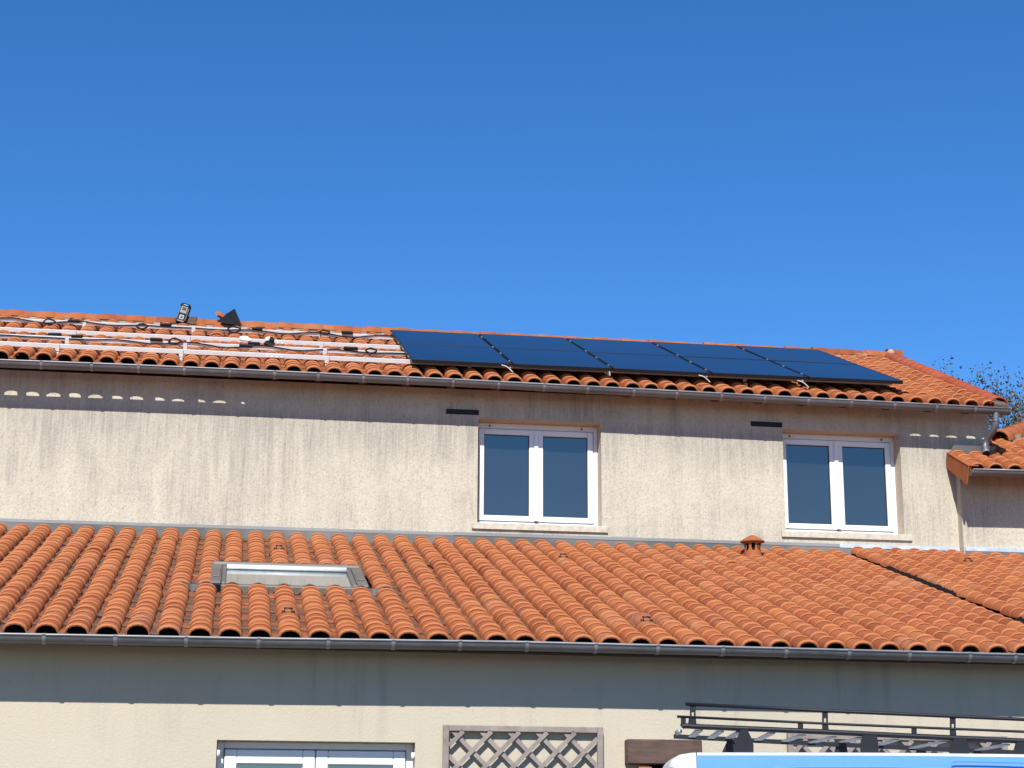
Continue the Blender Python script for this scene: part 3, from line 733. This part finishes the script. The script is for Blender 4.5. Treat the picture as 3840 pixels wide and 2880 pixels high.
rail_names = ['lowest of the four bare mounting rails, nearest the gutter', 'third mounting rail down from the ridge, carrying black cable', 'second mounting rail down from the ridge, clean and bare', 'topmost mounting rail just below the ridge, carrying black cable']
RS = [.262, .950, 1.585, 2.610]
HOOKPX = [[226, 690, 1207], [254, 702, 1203], [281, 714, 1190.6], [317, 732, 1188]]
XRA, XRB = -6.0, XP+5*Q-.05
RP = Matrix.Rotation(PS, 3, 'X')
for i, s in enumerate(RS):
    base = pan(XP-1, s, -TH-.04)
    t = thing('mounting_rail', base, 'aluminium rail: '+rail_names[i], 'rail', 'aluminium mounting rails')
    r = MB(); c = pan((XRA+XRB)/2, s, -TH-.021); L = XRB-XRA
    r.obox(c, (L, .040, .046), RP, 0, .002); r.obox(c+RP@Vector((0, 0, .0235)), (L, .012, .003), RP, 1)
    r.build('rail', [M_ALU, M_GASKET], t)
    hx = [pan_x for pan_x in [onplane(q, [1290, 1272, 1248, 1215][i], pan(0, s, -TH-.03), NP).x for q in HOOKPX[i]]]
    st = hx[2]-hx[1]
    hx += [hx[2]+st*k for k in range(1, 4)] + [hx[0]-st]
    for X in hx:
        h = MB(); c = pan(X, s-.026, -TH-.035)
        h.obox(c, (.042, .012, .075), RP, 0, .002); h.obox(pan(X, s-.05, -TH-.085), (.034, .06, .006), RP, 0); h.obox(pan(X, s-.078, -TH-.125), (.036, .008, .085), RP, 0, .001); h.obox(pan(X, s-.0835, -TH-.125), (.008, .003, .03), RP, 1)
        h.obox(pan(X, s+.05, -TH-.165), (.034, .26, .006), RP, 0)
        h.build('roof_hook', [M_ALU, M_GASKET], t)
    # mid clamps in the gaps between the panels, end clamps at the left edge
    for k in range(0, 6):
        X = XP + k*Q - .011 if k else XP-.014
        if k == 5: X = XP+5*Q-.012
        MB().obox(pan(X, s, -.006), (.018, .045, .018), RP, 0, .002).build('clamp', M_CLAMP, t)
    if i in (0, 2):
        X = onplane(1027, 1300, pan(0, s, -TH), NP).x if i == 0 else onplane(1033, 1270, pan(0, s, -TH), NP).x
        sp = MB().obox(pan(X, s-.021, -TH-.022), (.20, .003, .034), RP, 0, .001)
        for k in range(4): sp.obox(pan(X-.075+.05*k, s-.026, -TH-.034), (.016, .012, .016), RP, 0, .003)
        sp.build('rail_splice', M_ALU, t)

def cable_run(i, label, boxes, loops, sags):
    s = RS[i]; a = pan(XRA, s-.02, -TH); t = thing('trunk_cable', a, label, 'cable', 'cables along the mounting rails')
    pts = []; n = 70; xe = XP+.3; rr = random.Random(40+i); ph = rr.uniform(0, 6)
    for k in range(n+1):
        X = XRA + (xe-XRA)*k/n; f = .5+.5*sin(X*2.1+ph)
        pts.append(pan(X, s-.023-.006*f, -TH-.004-.022*sin(X*3.7+ph)**2+.010*sin(X*9)))
    MB().tube(pts, .0062, 6).build('cable', M_CABLE, t, True)
    for (px, py, ln) in boxes:
        p = onplane(px, py, pan(0, s-.02, -TH+.016), NP); rr2 = rr.uniform(-.05, .03)
        b = MB().obox(p, (ln, .042, .034), RP @ Matrix.Rotation(rr2, 3, 'Y'), 0, .008); b.build('connector', M_BLACK, t)
    for (px, py, rx) in loops:
        p = onplane(px, py, pan(0, s-.055, -TH+.0), NP); q = []; 
        for k in range(41):
            a_ = 2*pi*k/20; g = 1+.08*sin(k*1.3); q.append(p+Vector((rx*g*cos(a_), -.01*sin(a_*.5)+.02*sin(a_), rx*.62*g*sin(a_)+.008*(k/20))))
        MB().tube(q, .0075, 6).build('coil', M_CABLE, t, True)
cable_run(3, 'black cable with coils along the topmost mounting rail', [(277, 1204, .13), (622, 1218, .13), (965, 1233, .12), (1302, 1247, .13)], [(185, 1209, .060), (533, 1226, .058), (878, 1238, .07), (1217, 1249, .055)], None)
cable_run(1, 'black cable with connectors along the third mounting rail', [(205, 1254, .14), (289, 1261, .12), (586, 1273, .13), (952, 1288, .13), (922, 1297, .14), (1315, 1306, .15)], [(655, 1282, .06), (1010, 1291, .05), (1392, 1318, .055)], None)
# loose pieces lying on the rails
p = onplane(1011, 1291, pan(0, RS[1]-.04, -TH), NP)
j = thing('junction_piece', p, 'black cable junction with pale tag hanging off the third rail', 'connector')
jm = MB().obox(p+Vector((0, -.02, -.01)), (.11, .06, .055), Matrix.Rotation(.35, 3, 'Y'), 0, .014); jm.obox(p+Vector((.02, -.02, .045)), (.05, .04, .06), Matrix.Rotation(-.6, 3, 'Y'), 0, .012); jm.build('body', M_BLACK, j)
MB().obox(p+Vector((-.02, -.03, .055)), (.05, .008, .035), Matrix.Rotation(-.4, 3, 'Y'), 0, .002).build('tag', plain('pale_tag', (.62, .60, .48), .6), j)
p = onplane(916, 1270, pan(0, RS[1]+.03, -TH+.03), NP)
g_ = MB(); g_.obox(p, (.10, .07, .055), RP @ Matrix.Rotation(.3, 3, 'Z'), 0, .018); g_.obox(p+Vector((.03, -.03, -.02)), (.11, .05, .035), RP @ Matrix.Rotation(-.2, 3, 'Z'), 0, .012)
tag(g_.build('cable_cover', plain('white_plastic', (.78, .79, .80), .4), None, False, p), 'small white plastic cable cover sitting on the third rail', 'cable cover')
# pale rope ends at the lower edge of the panels
M_ROPE = plain('pale_rope', (.50, .47, .40), .8)
for (px, py, lab) in ((1897, 1374, 'pale rope end below the gap beside the leftmost lower panel'), (2636, 1412, 'pale rope end below the third lower solar panel'), (3006, 1432, 'pale rope end below the fourth lower solar panel')):
    p = onplane(px, py, pan(0, -.015, -.03), NP); q = [p+Vector((-.045, 0, .012)), p+Vector((-.01, -.015, .0)), p+Vector((.012, -.02, -.012)), p+Vector((.035, -.02, -.03)), p+Vector((.07, -.02, -.065))]
    tag(MB().tube(crom(q, 4), .006, 7).build('rope_end', M_ROPE, None, True, p), lab, 'rope', 'rope ends below the panels')

# --- jobsite radio standing near the ridge
yr_ = YR-.16
pb_ = at(674, 1209, yr_); pt_ = at(699, 1137, yr_); up = (pt_-pb_).normalized(); hgt = (pt_-pb_).length
rx_ = Vector((cos(.30), sin(.30)*-.2, -sin(.30)))
rx_ = (rx_ - up*rx_.dot(up)).normalized(); ry_ = up.cross(rx_).normalized()
RM = Matrix((rx_, ry_, up)).transposed()
rad = thing('jobsite_radio', pb_, 'black and grey jobsite radio standing tilted at the ridge', 'radio')
def rb(x, y, z, dx, dy, dz, nm, mat, par, bev=.005):
    return MB().obox(pb_ + RM@Vector((x, y, z)), (dx, dy, dz), RM, 0, bev).build(nm, mat, par)
W_ = .122
M_RGREY = plain('radio_grey', (.20, .19, .20), .5); M_RSIL = plain('radio_silver', (.42, .43, .45), .4); M_RTEAL = plain('radio_teal', (.05, .28, .36), .4)
bd_ = rb(0, .05, hgt*.5, W_, .10, hgt, 'body', M_BLACK, rad, .018)
rb(0, -.004, hgt*.64, W_*.66, .012, hgt*.36, 'face_panel', M_RGREY, rad)
rb(.0, -.012, hgt*.70, W_*.36, .008, hgt*.13, 'display', M_GASKET, rad, .002)
rb(.004, -.006, hgt*.89, W_*.50, .012, hgt*.055, 'handle_badge', M_RTEAL, rad, .003)
rb(.004, -.010, hgt*.90, W_*.36, .008, hgt*.030, 'badge', M_RSIL, rad, .002)
rb(0, -.004, hgt*.27, W_*.44, .010, hgt*.22, 'speaker_frame', M_RSIL, rad, .004)
rb(0, -.010, hgt*.27, W_*.24, .008, hgt*.12, 'speaker', M_GASKET, rad, .004)
rb(-W_*.42, -.002, hgt*.45, W_*.06, .012, hgt*.62, 'side_trim', M_RGREY, rad, .002); rb(W_*.42, -.002, hgt*.45, W_*.06, .012, hgt*.62, 'side_trim', M_RGREY, rad, .002)
rb(0, -.004, hgt*.075, W_*.7, .012, hgt*.07, 'foot', M_RGREY, rad, .004)
# dark open joint where a ridge tile was lifted
MB().obox((GAPX[0]-.0, YR-.02, zr+.05), (.20, .2, .10), None, 0, .01).build('open_ridge_joint', M_RAFTER, roof)
# folded black sheet standing at the ridge, and the loose tile beside it
yk = YR-.20
A = at(812, 1207, yk); B = at(908, 1222, yk); C_ = at(880, 1157, yk+.06); D_ = at(842, 1181, yk+.10); Bk = at(890, 1205, yk+.20)
fs_ = MB(); fs_.add([A, B, C_, D_, Bk], [(0,1,2), (0,2,3), (1,4,2), (3,2,4), (0,3,4), (0,4,1)])
mid_ = (A+B+C_)/3
tag(fs_.build('folded_sheet', plain('black_sheet', (.007, .008, .011), .75, nz=.3, nscale=14, spec=.12, bmp=.2), None, False, A), 'black pointed folded sheet standing up at the ridge above the rails', 'sheet')
lt = MB(); la = at(812, 1183, yk+.13); ridge_tile(lt, la, .17, .06, along=Vector((.75, -.25, -.38)), up=(.3, 0, 1), squash=.9)
o = lt.build('loose_ridge_tile', T_RIDGE, None, False, la); smooth_by_angle(o, 60); tag(o, 'loose orange ridge tile leaning beside the black folded sheet', 'roof tile')

# ================================================================== TRELLISES, BEAM
M_TRW = wood_mat('weathered_trellis', (.1560, .1287, .1131), (.2964, .2535, .2262), (14, 14, 14))
def trellis(x0, x1, ztop, y, name, label, sp=.2, fw=.042):
    t = thing(name, ((x0+x1)/2, y, 0), label, 'trellis', 'wooden trellises on the cream wall'); zb_ = .12
    for nm, a, b in (('stile', (x0, y, zb_), (x0+fw, y+.035, ztop)), ('stile', (x1-fw, y, zb_), (x1, y+.035, ztop)), ('top_rail', (x0+fw+.001, y+.001, ztop-fw), (x1-fw-.001, y+.034, ztop-.001)), ('bottom_rail', (x0+fw+.001, y+.001, zb_), (x1-fw-.001, y+.034, zb_+fw))):
        MB().box(a, b, 0, .003).build(nm, M_TRW, t)
    xa, xb, za, zc = x0+fw, x1-fw, zb_+fw, ztop-fw
    def clip(k, sgn):
        pts = []
        # line z = sgn*(x) + k
        for X in (xa, xb):
            Z = sgn*X+k
            if za-1e-6 <= Z <= zc+1e-6: pts.append((X, Z))
        for Z in (za, zc):
            X = (Z-k)*sgn
            if xa-1e-6 <= X <= xb+1e-6: pts.append((X, Z))
        if len(pts) < 2: return None
        pts.sort(); a, b = pts[0], pts[-1]
        return (a, b) if (a[0]-b[0])**2+(a[1]-b[1])**2 > .004 else None
    for sgn, yy, ph in ((1, y+.006, .10), (-1, y+.020, .03)):
        k = za - sgn*(xb if sgn > 0 else xa) - 0; 
        kmin = min(za-sgn*xa, za-sgn*xb, zc-sgn*xa, zc-sgn*xb); kmax = max(za-sgn*xa, za-sgn*xb, zc-sgn*xa, zc-sgn*xb)
        # anchor to the top edge so slats meet the top rail as in the photo
        k0 = zc - sgn*(xa+ph)
        kk = k0
        while kk > kmin: kk -= sp
        while kk < kmax:
            c = clip(kk, sgn)
            if c: MB().bar((c[0][0], yy, c[0][1]), (c[1][0], yy, c[1][1]), .030, .010, 0, up=(0, -1, 0)).build('slat', M_TRW, t)
            kk += sp
    return t
trellis(1.502, 2.648, .925+HC, YL-.06, 'trellis', 'grey weathered diagonal trellis on the wall beside the glazed door')
trellis(4.007, 5.680, .905+HC, YL-.06, 'trellis', 'diagonal trellis partly hidden behind the van roof rack', .2)
M_BEAM = wood_mat('dark_beam', (.035, .020, .014), (.12, .070, .05), (4, 30, 40))
bm_ = MB().box((2.812, YL-.11, .668+HC), (3.357, YL-.001, .842+HC), 0, .008); o = bm_.build('timber_beam', M_BEAM, None, False, (3.08, YL-.05, .668+HC)); tag(o, 'dark brown timber beam fixed to the cream wall left of the van', 'beam')
bk = thing('brick_hearth', (3.08, YL, 0), 'orange brick and dark recess just under the brown timber beam', 'hearth')
M_BRICK = plain('orange_brick', (.3750, .1200, .0525), .85, nz=.2, nscale=30)
for (x0, x1) in ((2.895, 2.99), (3.25, 3.34)):
    z = 0
    while z < .645+HC:
        MB().box((x0, YL-.10, z), (x1, YL-.002, min(z+.055, .667+HC)), 0, .004).build('brick', M_BRICK, bk); z += .065
MB().box((2.991, YL-.03, .2), (3.249, YL-.004, .667+HC)).build('recess', M_UNDER, bk)

# ================================================================== VAN WITH ROOF RACK
YV = 8.3
vth = radians(-12.0)                                           # the side recedes to the right
vd = Vector((cos(vth), sin(vth), 0)); vn = Vector((-sin(vth), cos(vth), 0))
V0 = at(2617, 2828, YV)
def vp(px, py, off=0.0): return onplane(px, py, V0+vn*off, vn)
van = thing('blue_van', (V0.x+1.6, V0.y+.9, 0), 'light blue van with black roof rack parked in front of the wall', 'van')
M_VB = plain('van_blue', (.1040, .2640, .6400), .25, nz=.02); M_VW = plain('van_white', (.6290, .6545, .6800), .28, nz=.02); M_LENS = plain('lamp_lens', (.50, .50, .48), .15, nz=.1)
M_TYRE = plain('tyre', (.02, .02, .02), .8); M_RACK = plain('black_powder_coat', (.010, .011, .016), .5, nz=.1, spec=.25); M_SLAT = plain('grey_slat', (.33, .33, .33), .45, metal=.4)
zt = V0.z; 
def vloc(u, n_, z): return Vector((V0.x, V0.y, 0)) + vd*u + vn*n_ + Vector((0, 0, z + .03*max(0, n_)*(z > 1)))
def rise(u): return (vp(2617+min(u, 1.7)*760, 2828+10*min(1, max(0, u-.8)), 0).z - zt) if u > 0 else 0
# body: stations along the length, rounded cross section
def section(top, inset, zlow=.32, wd=1.72):
    pts = [(0, zlow), (-.03, zlow+.35), (-.03, 1.0), (.005, top-.30), (.018, top-.05), (.024, top-.004), (.034, top+.006), (.08, top+.010), (.5, top+.013)]
    pts = [(x+inset, z) for (x, z) in pts]
    return pts + [(wd-x, z) for (x, z) in pts[::-1]]
body = MB(); secs = []
for u in [-.004+.45*i for i in range(10)] + [4.35]: secs.append((u, section(zt+rise(u), 0)))
nn = len(secs[0][1]); vs = [vloc(u, x, z) for u, s in secs for (x, z) in s]
fs = [(i*nn+k, (i+1)*nn+k, (i+1)*nn+k+1, i*nn+k+1) for i in range(len(secs)-1) for k in range(nn-1)]
mi = []
body.add(vs, fs + [tuple((len(secs)-1)*nn+k for k in range(nn))])
body.m = [1 if (k % (nn-1)) in range(5, nn-6) else 0 for k in range(len(fs))] + [0]
bo = body.build('body', [M_VB, M_VW], van); smooth_by_angle(bo, 35)
# white end of the body with rounded corner
ecm = MB(); secs = []
for (u, ins, dz) in ((-.007, 0.0, 0), (-.03, .002, -.002), (-.08, .012, -.010), (-.115, .035, -.028), (-.135, .075, -.06), (-.142, .13, -.10)): secs.append((u, section(zt+dz, ins, .32, 1.72)))
vs = [vloc(u, x, z) for u, s in secs for (x, z) in s]
ecm.add(vs, [((i+1)*nn+k, i*nn+k, i*nn+k+1, (i+1)*nn+k+1) for i in range(len(secs)-1) for k in range(nn-1)] + [tuple((len(secs)-1)*nn+k for k in range(nn))[::-1]])
eo = ecm.build('rear_end', M_VW, van); smooth_by_angle(eo, 35)
# lamp lens on the corner
for (za, zb_, i0, i1) in ((-.30, -.045, 2, 5),):
    lz = MB(); rows_ = [(-.080, .006), (-.100, .016), (-.118, .033), (-.134, .064), (-.143, .105)]; nz_ = 6; vs = []
    for (u, ins) in rows_:
        for j in range(nz_+1): vs.append(vloc(u-.004, ins-.003+.012*(j/nz_)**3, zt+za+(zb_-za)*j/nz_ - (.03*(ins/.1) if j == nz_ else 0)))
    lz.add(vs, [((nz_+1)*i+j, (nz_+1)*i+j+1, (nz_+1)*(i+1)+j+1, (nz_+1)*(i+1)+j) for i in range(len(rows_)-1) for j in range(nz_)])
    lo_ = lz.build('tail_lamp', M_LENS, van, True)
    MB().tube([vloc(-.086, .003, zt-.29), vloc(-.088, .006, zt-.12), vloc(-.098, .016, zt-.066), vloc(-.125, .045, zt-.06)], .0025, 6).build('lens_rim', M_SLAT, lo_)
    MB().tube([vloc(-.112, .022, zt-.29), vloc(-.112, .022, zt-.14), vloc(-.124, .040, zt-.10), vloc(-.139, .08, zt-.098)], .0025, 6).build('lens_rib', M_SLAT, lo_)
# seam between corner and side, door outline, crease
MB().tube([vloc(-.0055, .006-.0, zt-.30), vloc(-.0055, .024, zt-.055), vloc(-.0055, .026, zt-.002), vloc(-.0055, .04, zt+.008)], .003, 6).build('panel_gap', M_GASKET, van)
dp = [vp(3558, 2900, -.01), vp(3560, 2874, -.01), vp(3570, 2861, -.006), vp(3590, 2855.5, -.004), vp(3720, 2857, -.004), vp(3900, 2863, -.004)]
MB().tube(crom(dp, 4), .0035, 6).build('door_gap', M_VB, van)
MB().tube([vp(2900, 2881, -.01), vp(3000, 2877.5, -.008), vp(3300, 2877, -.008), vp(3900, 2888, -.008)], .004, 6).build('crease', M_VB, van)
for u in (.75, 3.55):
    for n_ in (-.02, 1.56):
        wv = MB(); c = vloc(u, n_+.09, .33); wv.tube([c-vn*.1, c-vn*.085, c+vn*.085, c+vn*.1], [.30, .33, .33, .30], 24)
        wo_ = wv.build('wheel', M_TYRE, van, True); MB().tube([c-vn*.104, c+vn*.104], .19, 20).build('rim', M_SLAT, wo_)
# roof rack: near side laid out on the near side plane, far bar about a metre behind
NEAR = .10; FAR = 1.05
rk = MB()
lp = [(2553, 2752), (2551, 2738), (2556, 2726), (2570, 2722), (2640, 2726), (2900, 2736.5), (3140, 2747), (3500, 2764), (3840, 2779), (4000, 2786)]
rk.tube(crom([vp(x, y, NEAR) for x, y in lp[2:]], 3), .0125, 12); rko = rk.build('roof_rack', M_RACK, van, True)
MB().tube([vp(2570, 2640, NEAR), vp(3140, 2667.5, NEAR), vp(3840, 2698, NEAR), vp(4000, 2705, NEAR)], .0085, 10).build('top_rail', M_RACK, rko, True)
MB().tube([vp(2539, 2687, NEAR+.002), vp(3140, 2715.5, NEAR+.002), vp(3840, 2744, NEAR+.002), vp(4000, 2751, NEAR+.002)], .0062, 10).build('middle_rail', M_RACK, rko, True)
def plate(poly, th, nm, off=NEAR, mat=M_RACK, par=None):
    MB().prism([vp(x, y, off) for x, y in poly], vn*th).build(nm, mat, par or rko)
for x, yt_, yb_, wd in ((2598, 2646, 2724, 11), (3094, 2669, 2742, 11), (3573, 2690, 2770, 11)):
    # slotted upright: built round its slot
    plate([(x-wd, yt_), (x+wd, yt_), (x+wd, yt_+25), (x-wd, yt_+25)], .004, 'upright'); plate([(x-wd, yt_+25), (x-4, yt_+25), (x-4, yt_+40), (x-wd, yt_+40)], .004, 'upright')
    plate([(x+4, yt_+25), (x+wd, yt_+25), (x+wd, yt_+40), (x+4, yt_+40)], .004, 'upright'); plate([(x-wd, yt_+40), (x+wd, yt_+40), (x+wd+4, yb_), (x-wd, yb_)], .004, 'upright')
plate([(2553, 2690), (2572, 2691), (2572, 2712), (2553, 2720)], .004, 'upright'); plate([(2583, 2690), (2590, 2690), (2590, 2718), (2580, 2718)], .004, 'upright')
for x, a, b in ((3002, 2709, 2738), (3428, 2730, 2757)): plate([(x-10, a), (x+10, a), (x+10, b), (x-10, b)], .004, 'upright')
# feet
for (xc, yt_, yb_, w0, w1) in ((2790, 2735, 2829, 13, 36), (3262, 2756, 2829, 26, 33), (3600, 2770, 2833, 24, 36), (3832, 2782, 2838, 18, 28)):
    plate([(xc-w0, yt_), (xc+w0, yt_), (xc+w0+(w1-w0)*.75, yt_+(yb_-yt_)*.4), (xc+w1, yt_+(yb_-yt_)*.62), (xc+w1, yb_), (xc-w1, yb_), (xc-w1, yt_+(yb_-yt_)*.62), (xc-w0-(w1-w0)*.6, yt_+(yb_-yt_)*.4)], .03, 'foot', NEAR-.02)
# far side bar and feet
fb = [(2526, 2761.5), (2900, 2781), (3305, 2800), (3567, 2812), (3804, 2822), (4000, 2830)]
vb = [vp(x, y, FAR) for x, y in fb]
for i in range(len(vb)-1): MB().bar(vb[i], vb[i+1]+(vb[i+1]-vb[i])*.002, .03, .022).build('far_bar', M_RACK, rko)
for (xa_, xb_, y0_, xc_, xd_) in ((2733, 2757, 2766, 2708, 2757), (3138, 3174, 2789, 3130, 3180), (3440, 3470, 2806, 3436, 3474), (3655, 3680, 2815, 3648, 3688)):
    plate([(xa_, y0_), (xb_, y0_), (xd_, 2822), (xd_, 2829), (xc_, 2829), (xc_, 2820)], .02, 'foot', FAR)
# slats across the rack
def z7(x, y): return (2440+x/2.765, 2580+y/2.765)
def z8(x, y): return (3140+x/3.16, 2560+y/3.16)
SLS = [(z7(500,440), z7(425,505)), (z7(720,450), z7(622,520)), (z7(925,455), z7(812,520)), (z7(1250,470), z7(1105,540)), (z7(1570,490), z7(1390,552)), (z7(1890,510), z7(1670,565)), (z7(2175,515), z7(1990,560)),
       (z8(690,675), z8(505,735)), (z8(1250,700), z8(885,775)), (z8(2000,735), z8(1665,798)), (z8(2600,760), z8(2300,815))]
for (a, b) in SLS:
    pa = vp(a[0], a[1], NEAR+.02); pb2 = vp(b[0], b[1], FAR-.02); MB().bar(pa, pb2, .038, .008, 0, up=(0, 0, 1), bev=.002).build('slat', M_SLAT, rko)
MB().tube([vp(2548, 2743, NEAR+.03), vp(2540, 2747, NEAR+.25)], .013, 12).build('roller', M_SLAT, rko, True)

# ================================================================== TREE BEHIND THE HOUSE
def tree(base, crown, label):
    t = thing('autumn_tree', base, label, 'tree'); rr = random.Random(5); base = Vector(base)
    bark = plain('bark', (.075, .06, .045), .9, nz=.3); trunk = MB(); tips = []
    def grow(p, d, ln, r, lv):
        n = 4; pts = [p]; q = p.copy(); dd = d.copy()
        for i in range(n):
            dd = (dd + Vector((rr.gauss(0, .12), rr.gauss(0, .12), rr.gauss(.05, .08)))).normalized(); q = q+dd*(ln/n); pts.append(q.copy())
        trunk.tube(pts, [r*(1-.55*i/n) for i in range(n+1)], 6 if lv < 2 else 4)
        if lv >= 2: tips.extend(pts[1:])
        if lv < 4:
            for k in range(4 if lv < 1 else 3):
                a = rr.uniform(0, 2*pi); e = rr.uniform(.35, .75)
                u = dd.cross(Vector((0,0,1)));
                if u.length < .1: u = Vector((1,0,0))
                u.normalize(); v2 = dd.cross(u); nd = (dd*cos(e)+(u*cos(a)+v2*sin(a))*sin(e)).normalized()
                grow(pts[rr.choice((2, 3, 4))], nd, ln*rr.uniform(.58, .78), r*.5, lv+1)
    grow(base, Vector((0, 0, 1)), crown*.42, .24, 0); kz = crown/max(p.z for p in tips)
    fx = lambda p: base + Vector(((p.x-base.x)*kz*.58, (p.y-base.y)*kz*.58, (p.z-base.z)*kz))
    trunk.v = [fx(p) for p in trunk.v]; tips = [fx(p) for p in tips]
    trunk.build('trunk', bark, t, True)
    lm, lt_, lb_ = nmat('autumn_leaf'); lg = N(lt_, 'ShaderNodeNewGeometry')
    lt_.links.new(ramp(lt_, lg.outputs['Random Per Island'], [(0, (.035, .040, .020)), (.4, (.065, .064, .030)), (.7, (.095, .075, .038)), (.9, (.13, .085, .045)), (1, (.08, .045, .025))]), lb_.inputs['Base Color']); lb_.inputs['Roughness'].default_value = .7
    lf = MB()
    for p in tips:
        for k in range(rr.choice((18, 28, 44))):
            c = p+Vector((rr.gauss(0, .13), rr.gauss(0, .13), rr.gauss(0, .12))); a = Vector((rr.gauss(0,1), rr.gauss(0,1), rr.gauss(0,1))).normalized(); b = a.cross(Vector((rr.gauss(0,1), rr.gauss(0,1), rr.gauss(0,1)))).normalized(); sz = rr.uniform(.022, .045)
            lf.add([c-a*sz, c+b*sz*.55, c+a*sz, c-b*sz*.55], [(0,1,2,3)])
    lf.build('crown', lm, t)
tb = at(3770, 1700, 33); tree((tb.x, 33, 0), at(3700, 1425, 33).z, 'sparse autumn tree with brown and olive leaves behind the gable')
tb = at(3905, 1700, 36); tree((tb.x, 36, 0), at(3880, 1440, 36).z, 'second thin autumn tree at the right picture edge')
